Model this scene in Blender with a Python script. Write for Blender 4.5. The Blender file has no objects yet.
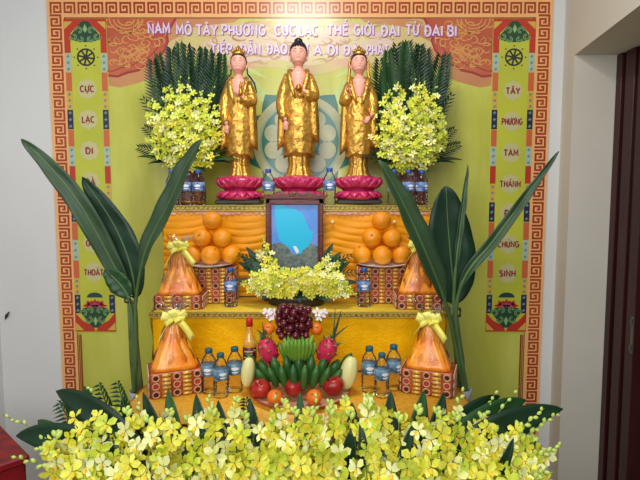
import bpy, math, random
from mathutils import Vector, Matrix, Euler
R = random.Random(7)
PI = math.pi
sc = bpy.context.scene
FZ = -.12      # floor level
col = sc.collection
sin, cos = math.sin, math.cos

# ------------------------------------------------------------------ camera geometry
CAM = Vector((0, -2.9, 1.65)); F = 480.0; PITCH = math.atan(37/480)
def at(px, py, Y):
    """world point seen at a pixel of the 640x480 frame, at depth Y (wall at 0)"""
    x = (px-320)/F; y = -(py-240)/F
    c, s = cos(PITCH), sin(PITCH)
    d = Vector((x, c + y*s, -s + y*c))
    t = (Y-CAM.y)/d.y
    return CAM + d*t
def ppm(Y): return F/(Y-CAM.y)      # pixels per metre at depth Y

# ------------------------------------------------------------------ materials
MATS = {}
def mat(name, color, rough=.5, metal=0, var=0, vscale=8, bump=0, bscale=30, spec=.5, color2=None,
        alpha=1, emit=0, sss=0, coat=0, stretch=None, sheen=0, wave=None, trans=0):
    if name in MATS: return MATS[name]
    m = bpy.data.materials.new(name); m.use_nodes = True
    nt = m.node_tree; b = nt.nodes['Principled BSDF']
    def rgb(c): return (c[0], c[1], c[2], 1)
    b.inputs['Base Color'].default_value = rgb(color)
    b.inputs['Roughness'].default_value = rough
    b.inputs['Metallic'].default_value = metal
    b.inputs['Specular IOR Level'].default_value = spec
    if coat: b.inputs['Coat Weight'].default_value = coat; b.inputs['Coat Roughness'].default_value = .08
    if sheen: b.inputs['Sheen Weight'].default_value = sheen
    if alpha < 1: b.inputs['Alpha'].default_value = alpha
    if trans: b.inputs['Transmission Weight'].default_value = trans; b.inputs['IOR'].default_value = 1.33
    if emit: b.inputs['Emission Color'].default_value = rgb(color); b.inputs['Emission Strength'].default_value = emit
    tc = nt.nodes.new('ShaderNodeTexCoord'); mp = nt.nodes.new('ShaderNodeMapping')
    nt.links.new(tc.outputs['Object'], mp.inputs['Vector'])
    if stretch: mp.inputs['Scale'].default_value = stretch
    if var or color2:
        n = nt.nodes.new('ShaderNodeTexNoise'); n.inputs['Scale'].default_value = vscale; n.inputs['Detail'].default_value = 4
        nt.links.new(mp.outputs[0], n.inputs['Vector'])
        r = nt.nodes.new('ShaderNodeValToRGB')
        r.color_ramp.elements[0].position = .35; r.color_ramp.elements[1].position = .65
        if color2: a, c2 = color, color2
        else:
            a = tuple(max(0, v*(1-var)) for v in color); c2 = tuple(min(1, v*(1+var)) for v in color)
        r.color_ramp.elements[0].color = rgb(a); r.color_ramp.elements[1].color = rgb(c2)
        nt.links.new(n.outputs['Fac'], r.inputs[0]); nt.links.new(r.outputs[0], b.inputs['Base Color'])
    if bump:
        if wave:
            n2 = nt.nodes.new('ShaderNodeTexWave'); n2.inputs['Scale'].default_value = bscale; n2.bands_direction = wave
            n2.inputs['Distortion'].default_value = 3
        else:
            n2 = nt.nodes.new('ShaderNodeTexNoise'); n2.inputs['Scale'].default_value = bscale; n2.inputs['Detail'].default_value = 5
        nt.links.new(mp.outputs[0], n2.inputs['Vector'])
        bp = nt.nodes.new('ShaderNodeBump'); bp.inputs['Strength'].default_value = bump; bp.inputs['Distance'].default_value = .01
        nt.links.new(n2.outputs['Fac'], bp.inputs['Height']); nt.links.new(bp.outputs[0], b.inputs['Normal'])
    MATS[name] = m
    return m

def clear_mat(name, tint=(1, 1, 1), gloss=.25, rough=.05):
    """thin clear plastic: mostly see-through, with a glossy skin"""
    if name in MATS: return MATS[name]
    m = bpy.data.materials.new(name); m.use_nodes = True; nt = m.node_tree
    nt.nodes.remove(nt.nodes['Principled BSDF'])
    o = nt.nodes['Material Output']
    t = nt.nodes.new('ShaderNodeBsdfTransparent'); t.inputs[0].default_value = (*tint, 1)
    g = nt.nodes.new('ShaderNodeBsdfGlossy'); g.inputs['Roughness'].default_value = rough
    lw = nt.nodes.new('ShaderNodeLayerWeight'); lw.inputs['Blend'].default_value = gloss
    mx = nt.nodes.new('ShaderNodeMixShader')
    nt.links.new(lw.outputs['Fresnel'], mx.inputs[0]); nt.links.new(t.outputs[0], mx.inputs[1]); nt.links.new(g.outputs[0], mx.inputs[2])
    tc = nt.nodes.new('ShaderNodeTexCoord'); n2 = nt.nodes.new('ShaderNodeTexNoise'); n2.inputs['Scale'].default_value = 35
    nt.links.new(tc.outputs['Object'], n2.inputs['Vector'])
    bp = nt.nodes.new('ShaderNodeBump'); bp.inputs['Strength'].default_value = .5; bp.inputs['Distance'].default_value = .01
    nt.links.new(n2.outputs['Fac'], bp.inputs['Height']); nt.links.new(bp.outputs[0], g.inputs['Normal']); nt.links.new(bp.outputs[0], lw.inputs['Normal'])
    nt.links.new(mx.outputs[0], o.inputs['Surface'])
    MATS[name] = m; return m

def srgb(r, g, b):
    f = lambda v: ((v/255+.055)/1.055)**2.4 if v/255 > .04045 else v/255/12.92
    return (f(r), f(g), f(b))

# ------------------------------------------------------------------ object helpers
def tag(o, label=None, cat=None, group=None, kind=None):
    if label: o['label'] = label
    if cat: o['category'] = cat
    if group: o['group'] = group
    if kind: o['kind'] = kind
    return o
def empty(name, loc, rz=0, label=None, cat=None, group=None):
    o = bpy.data.objects.new(name, None); col.objects.link(o)
    o.empty_display_size = .05
    o.location = loc; o.rotation_euler = (0, 0, rz)
    return tag(o, label, cat, group)
def copy_tree(o, parent=None):
    c = o.copy(); col.objects.link(c)
    if parent is not None: c.parent = parent
    for ch in o.children: copy_tree(ch, c)
    return c

class MB:
    """collects shapes; build() links them as ONE mesh object"""
    def __init__(s): s.v = []; s.f = []; s.m = []
    def add(s, vs, fs, mi=0):
        k = len(s.v); s.v += [Vector(p) for p in vs]
        for f in fs: s.f.append(tuple(i+k for i in f)); s.m.append(mi)
        return s
    def box(s, c, size, rot=None, mi=0, bev=0):
        c = Vector(c); hx, hy, hz = size[0]/2, size[1]/2, size[2]/2
        M = rot.to_matrix() if rot is not None else Matrix.Identity(3)
        if bev:
            b = bev; vs = []; fs = []
            ring = lambda x, y: [(-x+b, -y), (x-b, -y), (x, -y+b), (x, y-b), (x-b, y), (-x+b, y), (-x, y-b), (-x, -y+b)]
            lev = [(-hz, b), (-hz+b, 0), (hz-b, 0), (hz, b)]
            for z, i in lev:
                for (x, y) in ring(hx-i, hy-i): vs.append(c + M@Vector((x, y, z)))
            for l in range(3):
                for i in range(8):
                    fs.append((l*8+i, l*8+(i+1) % 8, (l+1)*8+(i+1) % 8, (l+1)*8+i))
            fs.append(tuple(range(7, -1, -1))); fs.append(tuple(range(24, 32)))
            return s.add(vs, fs, mi)
        vs = [c + M@Vector((x*hx, y*hy, z*hz)) for z in (-1, 1) for x, y in ((-1, -1), (1, -1), (1, 1), (-1, 1))]
        return s.add(vs, [(3, 2, 1, 0), (4, 5, 6, 7), (0, 1, 5, 4), (1, 2, 6, 5), (2, 3, 7, 6), (3, 0, 4, 7)], mi)
    def loft(s, rings, caps=True, mi=0, closed=True):
        n = len(rings[0]); vs = [p for r in rings for p in r]; fs = []
        for j in range(len(rings)-1):
            for i in range(n if closed else n-1):
                a = j*n+i; b = j*n+(i+1) % n
                fs.append((a, b, b+n, a+n))
        if caps and closed:
            fs.append(tuple(range(n-1, -1, -1))); fs.append(tuple((len(rings)-1)*n+i for i in range(n)))
        return s.add(vs, fs, mi)
    def lathe(s, prof, c=(0, 0, 0), n=20, sx=1, sy=1, mi=0, M=None, mod=None):
        c = Vector(c); rings = []
        for r, z in prof:
            ring = []
            for i in range(n):
                a = 2*PI*i/n; k = mod(a, z) if mod else 1
                p = Vector((r*sx*cos(a)*k, r*sy*sin(a)*k, z))
                ring.append(c + (M@p if M is not None else p))
            rings.append(ring)
        return s.loft(rings, True, mi)
    def ball(s, c, r, n=14, m=9, mi=0, M=None, scale=(1, 1, 1)):
        prof = []
        for j in range(m+1):
            t = PI*j/m; prof.append((max(.02, sin(t))*r, -cos(t)*r*scale[2]))
        return s.lathe(prof, c, n, scale[0], scale[1], mi, M)
    def tube(s, pts, rad, n=8, mi=0, flat=1):
        pts = [Vector(p) for p in pts]; rings = []
        if not isinstance(rad, (list, tuple)): rad = [rad]*len(pts)
        up = Vector((0, 0, 1)); prev = None
        for i, p in enumerate(pts):
            t = (pts[min(i+1, len(pts)-1)]-pts[max(i-1, 0)])
            t = t.normalized() if t.length > 1e-9 else Vector((0, 0, 1))
            if prev is None:
                prev = t.cross(up if abs(t.z) < .9 else Vector((1, 0, 0))).normalized()
            u = (prev - t*prev.dot(t)).normalized(); w = t.cross(u); prev = u
            rings.append([p + (u*cos(2*PI*k/n) + w*sin(2*PI*k/n)*flat)*rad[i] for k in range(n)])
        return s.loft(rings, True, mi)
    def grid(s, fn, nu, nv, mi=0, wrap=False):
        vs = [fn(i/nu, j/nv) for j in range(nv+1) for i in range(nu+1)]
        fs = [(j*(nu+1)+i, j*(nu+1)+i+1, (j+1)*(nu+1)+i+1, (j+1)*(nu+1)+i) for j in range(nv) for i in range(nu)]
        return s.add(vs, fs, mi)
    def prism(s, poly, y0, y1, mi=0):
        """poly in (x,z), extruded along y"""
        n = len(poly); vs = [(x, y0, z) for x, z in poly] + [(x, y1, z) for x, z in poly]
        fs = [tuple(range(n)), tuple(range(2*n-1, n-1, -1))] + [(i, n+i, n+(i+1) % n, (i+1) % n) for i in range(n)]
        return s.add(vs, fs, mi)
    def stroke(s, pts, w, y0, y1, mi=0, taper=False):
        """flat ribbon in the xz plane with thickness in y"""
        pts = [Vector((p[0], 0, p[1])) for p in pts]; n = len(pts)
        L = []; Rr = []
        for i, p in enumerate(pts):
            a = (pts[i]-pts[i-1]).normalized() if i else None
            b = (pts[i+1]-pts[i]).normalized() if i < n-1 else None
            if a is None: a = b
            if b is None: b = a
            t = (a+b)
            t = t.normalized() if t.length > 1e-6 else a
            nn = Vector((-t.z, 0, t.x)); k = 1/max(.4, nn.dot(Vector((-a.z, 0, a.x))))
            ww = w/2*k
            if taper: ww *= max(.12, sin(PI*(i+.35)/(n-.3)))
            L.append(p+nn*ww); Rr.append(p-nn*ww)
        vs = []
        for y in (y0, y1):
            for q in L+Rr: vs.append((q.x, y, q.z))
        fs = []
        for i in range(n-1):
            fs.append((i, n+i, n+i+1, i+1))
            fs.append((2*n+i, 2*n+i+1, 3*n+i+1, 3*n+i))
            fs.append((i, i+1, 2*n+i+1, 2*n+i)); fs.append((n+i, 3*n+i, 3*n+i+1, n+i+1))
        fs.append((0, 2*n, 3*n, n)); fs.append((n-1, 2*n-1, 4*n-1, 3*n-1))
        return s.add(vs, fs, mi)
    def build(s, name, mats, parent=None, smooth=True, loc=None, sub=0, solid=0, angle=None):
        me = bpy.data.meshes.new(name)
        me.from_pydata([tuple(p) for p in s.v], [], s.f)
        if not isinstance(mats, (list, tuple)): mats = [mats]
        for m in mats: me.materials.append(m)
        for p, mi in zip(me.polygons, s.m): p.material_index = mi; p.use_smooth = smooth
        me.validate(); me.update()
        if smooth and angle is not None: me.set_sharp_from_angle(angle=math.radians(angle))
        o = bpy.data.objects.new(name, me); col.objects.link(o)
        if parent is not None: o.parent = parent
        if loc is not None: o.location = loc
        if solid:
            md = o.modifiers.new('solid', 'SOLIDIFY'); md.thickness = solid; md.offset = 0
        if sub:
            md = o.modifiers.new('sub', 'SUBSURF'); md.levels = sub; md.render_levels = sub
        return o

def align(z, roll=0):
    """matrix whose local Z points along z"""
    z = Vector(z).normalized()
    q = z.to_track_quat('Z', 'Y')
    return (q.to_matrix() @ Matrix.Rotation(roll, 3, 'Z'))

_arc = lambda cx, cz, rx, rz, a0, a1, n=8: [(cx+rx*cos(math.radians(a0+(a1-a0)*i/n)), cz+rz*sin(math.radians(a0+(a1-a0)*i/n))) for i in range(n+1)]
GLYPH = {
 'A': (4.6, [[(0, 0), (2.3, 6), (4.6, 0)], [(1, 2), (3.6, 2)]]), 'B': (3.8, [[(.4, 0), (.4, 6), (2, 6)]+_arc(2, 4.6, 1.5, 1.4, 90, -90)+[(.4, 3.2)], [(2, 3.2)]+_arc(2.1, 1.6, 1.7, 1.6, 90, -90)+[(.4, 0)]]),
 'C': (4, [_arc(2.2, 3, 2, 3, 50, 310, 14)]), 'D': (4.2, [[(.4, 0), (.4, 6), (1.8, 6)]+_arc(1.8, 3, 2.2, 3, 90, -90, 12)+[(.4, 0)]]),
 'E': (3.4, [[(3.4, 6), (.4, 6), (.4, 0), (3.4, 0)], [(.4, 3.1), (3, 3.1)]]), 'G': (4.4, [_arc(2.3, 3, 2.1, 3, 50, 340, 14)+[(4.2, 2.7), (2.6, 2.7)]]),
 'H': (4.2, [[(.4, 0), (.4, 6)], [(3.9, 0), (3.9, 6)], [(.4, 3), (3.9, 3)]]), 'I': (1, [[(.5, 0), (.5, 6)]]), 'L': (3.2, [[(.4, 6), (.4, 0), (3.2, 0)]]),
 'M': (5.2, [[(.3, 0), (.5, 6), (2.6, 1.6), (4.7, 6), (4.9, 0)]]), 'N': (4.3, [[(.4, 0), (.4, 6), (3.9, 0), (3.9, 6)]]),
 'O': (4.6, [_arc(2.3, 3, 2.1, 3, 90, 450, 18)]), 'P': (3.8, [[(.4, 0), (.4, 6), (2, 6)]+_arc(2.1, 4.4, 1.6, 1.6, 90, -90)+[(.4, 2.8)]]),
 'S': (3.6, [_arc(1.8, 4.5, 1.5, 1.5, 40, 270, 8)+_arc(1.8, 1.5, 1.6, 1.5, 90, -140, 8)]), 'T': (4, [[(0, 6), (4, 6)], [(2, 6), (2, 0)]]),
 'U': (4.2, [[(.4, 6), (.4, 2)]+_arc(2.1, 2, 1.7, 2, 180, 360, 8)+[(3.8, 6)]]), 'Y': (4.2, [[(0, 6), (2.1, 2.9), (4.2, 6)], [(2.1, 2.9), (2.1, 0)]]),
}
def text_mesh(name, body, size, m, parent, loc, th=.0008, bold=1.25, width=None):
    """capital letters with Vietnamese marks, drawn as bold strokes"""
    import unicodedata
    b = MB(); x0 = 0; items = []
    for ch in body:
        d = unicodedata.normalize('NFD', ch); base = 'D' if d[0] == '\u0110' else d[0]; marks = d[1:]
        w_, strokes = GLYPH[base]; cx = x0+w_/2
        for st_ in strokes: items.append(([(x0+x, z) for x, z in st_], bold))
        if d[0] == '\u0110': items.append(([(x0-.7, 3), (x0+1.9, 3)], bold*.8))
        up = 7.3
        if '\u0302' in marks: items.append(([(cx-1.1, 6.9), (cx, 8), (cx+1.1, 6.9)], .7)); up = 8.6
        if '\u031b' in marks: items.append(([(x0+w_-.5, 5.4), (x0+w_+.5, 6), (x0+w_+.4, 7)], .8))
        if '\u0301' in marks: items.append(([(cx, up), (cx+1, up+1.2)], .8))
        if '\u0300' in marks: items.append(([(cx, up), (cx-1, up+1.2)], .8))
        if '\u0303' in marks: items.append(([(cx-1.2, up+.2), (cx-.4, up+.8), (cx+.4, up+.2), (cx+1.2, up+.8)], .6))
        if '\u0309' in marks: items.append(([(cx-.4, up+1.5), (cx+.4, up+1.2), (cx, up)], .7))
        if '\u0323' in marks: items.append(([(cx-.45, -1.5), (cx+.45, -1.5)], .9))
        x0 += w_+1.3
    W = x0-1.3; k = size/6; kx = (width/W) if width else k
    for i, (p, w_) in enumerate(items):
        e_ = .00005*(i % 4)
        b.stroke([((x-W/2)*kx, (z-3)*k) for x, z in p], w_*(k+kx)/2, -th-e_, th)
    t = b.build(name, m, parent, smooth=False, loc=loc)
    return t

def bez(p0, p1, p2, n):
    p0, p1, p2 = Vector(p0), Vector(p1), Vector(p2)
    return [p0*(1-t)**2 + p1*2*t*(1-t) + p2*t*t for t in [i/n for i in range(n+1)]]

# ------------------------------------------------------------------ palette
M_wall = mat('wall_paint', srgb(226, 226, 224), .85, var=.03, vscale=1.2, bump=.08, bscale=60)
M_wall2 = mat('wall_paint_right', srgb(222, 214, 198), .85, var=.03, vscale=2, bump=.1, bscale=60)
M_gold = mat('gilded', srgb(212, 160, 70), .3, .72, var=.25, vscale=18, bump=.7, bscale=55)
M_gold2 = mat('gilded_dark', srgb(196, 130, 30), .3, .8, var=.2, vscale=18)
M_skin = mat('painted_skin', srgb(238, 170, 150), .4)
M_black = mat('painted_black', srgb(30, 26, 26), .35)
M_lip = mat('painted_lip', srgb(200, 60, 60), .4)
M_magenta = mat('lotus_pink', srgb(186, 26, 84), .35, color2=srgb(214, 60, 116), vscale=24, coat=.3)
M_pink = mat('lotus_light', srgb(235, 120, 150), .35)
M_petal = mat('petal_yellow', srgb(214, 212, 40), .55, color2=srgb(250, 242, 92), vscale=34)
M_petalg = mat('petal_lime', srgb(196, 214, 44), .55, color2=srgb(228, 234, 84), vscale=34)
M_petal2 = mat('petal_pale', srgb(240, 240, 140), .55, color2=srgb(250, 250, 180), vscale=14)
M_lipf = mat('petal_lip', srgb(240, 200, 30), .5)
M_bud = mat('flower_bud', srgb(196, 214, 100), .5, var=.1)
M_stem = mat('stem_green', srgb(100, 130, 50), .5, var=.15)
M_leaf = mat('leaf_dark', srgb(20, 52, 28), .45, var=.2, vscale=5, spec=.4)
M_leaf2 = mat('leaf_mid', srgb(38, 78, 34), .45, var=.2, vscale=5, spec=.4)
M_leaf3 = mat('leaf_olive', srgb(46, 72, 38), .5, var=.15, vscale=4)
M_rib = mat('leaf_rib', srgb(90, 120, 64), .45)
M_orange = mat('orange_peel', srgb(240, 140, 10), .38, color2=srgb(250, 165, 25), vscale=6, bump=.25, bscale=160)
M_mand = mat('mandarin_peel', srgb(240, 115, 20), .4, var=.08, bump=.2, bscale=150)
M_apple = mat('apple_skin', srgb(140, 10, 18), .35, color2=srgb(190, 50, 34), vscale=14)
M_grape = mat('grape_skin', srgb(88, 16, 30), .25, var=.3, vscale=20, coat=.3)
M_banana = mat('green_banana', srgb(96, 146, 40), .42, color2=srgb(130, 170, 60), vscale=12)
M_banana2 = mat('dark_banana', srgb(38, 86, 34), .42, color2=srgb(62, 108, 44), vscale=12)
M_melon = mat('melon_rind', srgb(228, 222, 150), .4, var=.06, vscale=10)
M_dragon = mat('dragon_skin', srgb(200, 40, 80), .4, var=.15, vscale=10)
M_dscale = mat('dragon_scale', srgb(150, 160, 60), .45)
M_clear = clear_mat('clear_bottle', (.975, .985, .99), .2, .12)
M_cello = clear_mat('cellophane', (1, .99, .97), .25, .1)
M_label = mat('label_blue', srgb(30, 70, 150), .4, color2=srgb(140, 170, 215), vscale=55)
M_label2 = mat('label_teal', srgb(24, 84, 118), .4, color2=srgb(130, 165, 185), vscale=60)
M_cap = mat('cap_blue', srgb(40, 85, 160), .4)
M_cap2 = mat('cap_dark', srgb(24, 88, 100), .4)
M_white = mat('white_print', srgb(235, 238, 240), .5)
M_wood = mat('carved_wood', srgb(96, 30, 18), .35, var=.25, vscale=14, stretch=(1, 1, 6), bump=.15)
M_woodl = mat('carved_wood_light', srgb(160, 90, 60), .35)
M_door = mat('door_wood', srgb(56, 18, 15), .38, var=.2, vscale=10, stretch=(1, 1, .15), bump=.1, bscale=20)
M_wrap = mat('wrap_orange', srgb(250, 132, 14), .35, color2=srgb(255, 176, 50), vscale=14, bump=.5, bscale=24, spec=.7)
M_ribbon = mat('ribbon_yellow', srgb(240, 226, 70), .35, color2=srgb(250, 242, 130), vscale=16)
M_box = mat('box_red', srgb(140, 48, 24), .45, color2=srgb(190, 92, 34), vscale=22)
M_boxd = mat('box_brown', srgb(92, 58, 40), .5, var=.3, vscale=30)
M_boxg = mat('box_gold', srgb(220, 165, 50), .35, .3, color2=srgb(240, 205, 110), vscale=60)
M_ring = mat('ring_pale', srgb(206, 152, 120), .4)
M_ringd = mat('ring_dark', srgb(60, 24, 20), .4)
M_ringr = mat('ring_red', srgb(190, 50, 40), .4)
M_plate = mat('white_plate', srgb(225, 225, 225), .3)
M_platt = mat('platter_glaze', srgb(200, 150, 120), .3)
M_plater = mat('plate_rim', srgb(170, 60, 50), .3)

exec_order = []

# ================================================================== THE ROOM
K = at(321, 203, 0).x - at(320, 203, 0).x          # metres per pixel on the back wall at eye level
def wx(px): return at(px, 203, 0).x
def wz(py): return at(320, py, 0).z
XR = wx(558)                                       # back corner on the right
ZTOP = wz(55) + .02
def struct(name, mb, m, smooth=False, **k):
    return tag(mb.build(name, m, smooth=smooth, **k), kind='structure')
XL = wx(-6)
struct('floor', MB().box((0, -1.8, FZ-.05), (5.4, 4.4, .1)), mat('floor_tile', srgb(150, 140, 125), .35, var=.08, vscale=3))
struct('wall_back', MB().box(((XL-.3+XR+.1)/2, .06, 1.64), (XR+.4-XL, .12, 3.52)), M_wall)
w = MB(); w.add([(XL, 0, FZ), (XL, 0, 3.4), (XL-.14, -2.6, 3.4), (XL-.14, -2.6, FZ), (XL-.14, 0, FZ), (XL-.14, 0, 3.4), (XL-.26, -2.6, 3.4), (XL-.26, -2.6, FZ)],
      [(0, 1, 2, 3), (4, 7, 6, 5), (1, 5, 6, 2), (0, 3, 7, 4), (3, 2, 6, 7), (0, 4, 5, 1)])
struct('wall_left', w, M_wall)
# right wall: short return, then an opening with a deep jamb; wall turns 7 degrees
dv = Vector((-.125, -1, 0)); nv = Vector((1, -.125, 0))
c0 = Vector((XR, 0, 0)); c1 = c0 + dv*.165
XD = c1.x + .235                                    # door frame plane
ztop = at(576, 55, c1.y).z
def slab(name, poly, z0, z1, m):
    n = len(poly); b = MB()
    b.add([(p[0], p[1], z0) for p in poly]+[(p[0], p[1], z1) for p in poly],
          [tuple(range(n-1, -1, -1)), tuple(range(n, 2*n))]+[(i, (i+1) % n, n+(i+1) % n, n+i) for i in range(n)])
    return struct(name, b, m)
cA = c0 + dv*2.6
slab('wall_right', [(c0.x, 0), (c0.x+.6, 0), (c0.x+.6, c1.y), (c1.x, c1.y)], FZ, ztop, M_wall2)
slab('wall_right_upper', [(c0.x, 0), (c0.x+.6, 0), (cA.x+.6, cA.y), (cA.x, cA.y)], ztop, 3.4, M_wall2)
# door frame set in the reveal, profile stile + head, running toward the camera
fx = XD; fy = c1.y
door = empty('door_1', (fx, fy, 0)); door['kind'] = 'structure'
def lf(name, b, m, **k): o = b.build(name, m, door, **k); o['kind'] = 'structure'; return o
zt = ztop
b = MB()
fw = .245
for (x0, y0, y1, d) in ((0, 0, -.05, .09), (.018, -.05, -.075, .09), (.006, -.075, -.15, .09), (.02, -.15, -.175, .09), (.01, -.175, -fw, .09)):
    b.box((x0+d/2, (y0+y1)/2, (zt+FZ)/2), (d, abs(y1-y0), zt-FZ-.002), bev=.003)
lf('door_frame', b, M_door, smooth=False)
b = MB(); b.box((.06, -.9, zt-.06), (.1, 1.3, .12), bev=.004); b.box((.03, -.9, zt-.02), (.05, 1.3, .04), bev=.004)
lf('door_head', b, M_door, smooth=False)
b = MB(); b.box((.012, -.232, at(636, 335, fy-.23).z), (.012, .022, .2), bev=.002); b.box((.004, -.232, at(636, 322, fy-.23).z), (.01, .012, .03)); b.box((.004, -.232, at(636, 348, fy-.23).z), (.01, .012, .03))
lf('strike_plate', b, mat('dull_steel', srgb(120, 115, 105), .35, .7), smooth=False)
b = MB(); b.box((.14, -.7, zt/2), (.03, .85, zt-.15), bev=.003)
lf('door_leaf', b, mat('door_dark', srgb(40, 34, 30), .45), smooth=False)
b = MB(); b.box((.12, -.6, at(638, 392, fy-.4).z/2), (.02, .62, at(638, 392, fy-.4).z-.1), bev=.003)
lf('door_panel', b, mat('door_grey', srgb(110, 108, 106), .5), smooth=False)
# small dark hook on the left wall
p = at(7, 316, -.012)
hk = MB(); hk.tube([(-.014, 0, -.022), (-.006, -.006, -.008), (.0, -.008, .002), (.006, -.006, .014), (.013, 0, .026)], [.002, .006, .009, .006, .002], 8)
tag(hk.build('wall_hook', mat('hook_dark', srgb(40, 38, 32), .5), loc=(p.x, -.009, p.z)), 'small dark hook-like piece stuck on the white wall at the left edge of the view', 'hook')

# ================================================================== THE BANNER
XC = wx(300.5)
banner = empty('hanging_banner', (XC, 0, .04), 0, 'large glossy printed altar banner with red key-pattern border on the back wall', 'banner')
def X(o): return o*K                # pixel offset from the banner's centre line
def Z(y): return wz(y) - .04
M_field = mat('banner_field', srgb(196, 196, 70), .3, color2=srgb(212, 212, 96), vscale=2.2, bump=.6, bscale=5, stretch=(2.2, 1, .7))
ZB, ZT_ = Z(472), Z(-2)
def bp(name, b, m, parent=banner, **k): return b.build(name, m, parent, smooth=False, **k)
bw = 244.5
g = MB()
def fieldfn(u, v):
    x = X(-bw) + u*2*X(bw); z = ZB + v*(ZT_-ZB)
    return (x, -.013 - .0006*sin(x*23+1)*sin(z*2), z)
g.box((0, -.008, (ZB+ZT_)/2), (2*X(bw), .008, ZT_-ZB))
bp('cloth', g, M_field)
# border
M_bbase = mat('border_peach', srgb(250, 186, 118), .4, var=.04)
M_bline = mat('border_line', srgb(180, 72, 22), .4, color2=srgb(160, 48, 16), vscale=1.5)
BW = 16.5
b = MB()
yi = 18
for s in (-1, 1):
    b.box((s*X(bw-BW/2), -.0125, (ZB+ZT_)/2), (X(BW), .0015, ZT_-ZB))
b.box((0, -.0125, (ZT_+Z(yi))/2), (X(2*(bw-BW)), .0015, ZT_-Z(yi)))
border = bp('border', b, M_bbase)
keys = MB()
def key(cx, cz, u, flip, rot):
    pts = [(-3, -3.3), (-3, 3), (3, 3), (3, -2.4), (-.9, -2.4), (-.9, .9), (1.1, .9), (1.1, -.6)]
    out = []
    for x, z in pts:
        if flip: x = -x
        if rot: x, z = z, -x
        if flip == 2: pass
        out.append((cx + x*u, cz + z*u))
    keys.stroke(out, u*1.15, -.0148, -.0133)
u = X(1.62)
n = 0; zz = ZT_ - X(22)
while zz > ZB+.02:
    for s in (-1, 1):
        key(s*X(bw-8.2), zz, u, n % 2, True)
    n += 1; zz -= X(12.9)
nx = 36; span = 2*(bw-2)
for i in range(nx):
    key(X(-bw+2+span*(i+.5)/nx), (Z(16)+Z(2))/2 , u*.98, i % 2, False)
bp('key_pattern', keys, M_bline)
b = MB()
for s in (-1, 1):
    b.box((s*X(bw-BW-.8), -.0129, (ZB+Z(yi))/2), (X(.9), .0012, Z(yi)-ZB))
    b.box((s*X(bw-BW-4.2), -.0129, (ZB+Z(334))/2), (X(1.6), .0012, Z(334)-ZB))
    b.box((s*X(bw-BW-2.4), -.0128, (ZB+Z(334))/2), (X(1), .0012, Z(334)-ZB))
b.box((0, -.0129, Z(yi+.8)), (X(2*(bw-BW)), .0012, X(.9)))
bp('border_rule', b, mat('rule_red', srgb(150, 50, 30), .4))
# salmon clouded corners
M_salmon = mat('cloud_salmon', srgb(186, 74, 56), .35, color2=srgb(206, 110, 70), vscale=3)
M_cream = mat('cloud_cream', srgb(226, 196, 120), .35, color2=srgb(236, 200, 150), vscale=5)
M_crim = mat('cloud_edge', srgb(170, 50, 50), .35)
M_goldl = mat('cloud_gold', srgb(222, 160, 84), .35)
for s in (-1, 1):
    b = MB(); e = MB(); q = MB()
    cont = [(187, 76), (178, 77), (168, 73), (158, 71), (150, 66), (143, 64), (136, 57), (131, 50), (128, 42), (129, 34), (124, 26), (120, 19)]
    pl = [(s*X(x), Z(y)) for x, y in cont] + [(s*X(187), Z(19))]
    if s < 0: pl = pl[::-1]
    b.prism(pl, -.0142, -.0128)
    e.stroke([(s*X(x), Z(y)) for x, y in cont], X(2.0), -.0148, -.0135)
    e.stroke([(s*X(x+5), Z(y-5)) for x, y in cont[:-3]], X(1.0), -.0148, -.0135)
    rr = random.Random(5)
    for i in range(64):
        cx, cy = rr.uniform(136, 183), rr.uniform(24, 66)
        if cx < 150 and cy > 50: continue
        a0 = rr.uniform(0, 2*PI); r0 = rr.uniform(3, 7)
        pts = [(s*X(cx + (r0*(1-t*.75))*cos(a0+t*4.5)*1.3), Z(cy + (r0*(1-t*.75))*sin(a0+t*4.5))) for t in [k/9 for k in range(10)]]
        q.stroke(pts, X(1.2), -.0150-.0001*(i % 5), -.0140, taper=True)
    for rad in (8, 12, 16):
        q.stroke([(s*X(168+rad*cos(a)), Z(20+rad*sin(a)*.8)) for a in [PI*k/12 for k in range(13)]], X(1.1), -.0151, -.0140)
    cc = bp('cloud_corner', b, M_salmon); bp('cloud_outline', e, M_crim, cc); bp('cloud_scroll', q, M_goldl, cc)
for s in (-1, 1):
    b = MB(); cont = [(187, 86), (176, 88), (160, 84), (148, 80), (138, 72), (126, 62), (118, 50), (104, 46), (92, 38), (80, 36), (70, 28), (58, 19)]
    b.prism(([(s*X(x), Z(y)) for x, y in cont] + [(s*X(187), Z(19))])[::s], -.0125, -.0121)
    bp('cloud_haze', b, mat('cloud_peach', srgb(214, 156, 96), .35, color2=srgb(204, 132, 88), vscale=4))
b = MB()
rr = random.Random(11)
for i in range(60):
    cx, cy = rr.uniform(-122, 122), rr.uniform(24, 66)
    a0 = rr.uniform(0, 2*PI); r0 = rr.uniform(4, 11); d = rr.choice((-1, 1))
    pts = [(X(cx + r0*(1-t*.7)*cos(a0+d*t*4)*1.6), Z(cy + r0*(1-t*.7)*sin(a0+d*t*4)*.7)) for t in [k/10 for k in range(11)]]
    b.stroke(pts, X(1.9), -.0134-.0001*(i % 6), -.0122, taper=True)
bp('centre_scroll', b, mat('scroll_rose', srgb(186, 124, 76), .35, color2=srgb(226, 204, 140), vscale=4))
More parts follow.
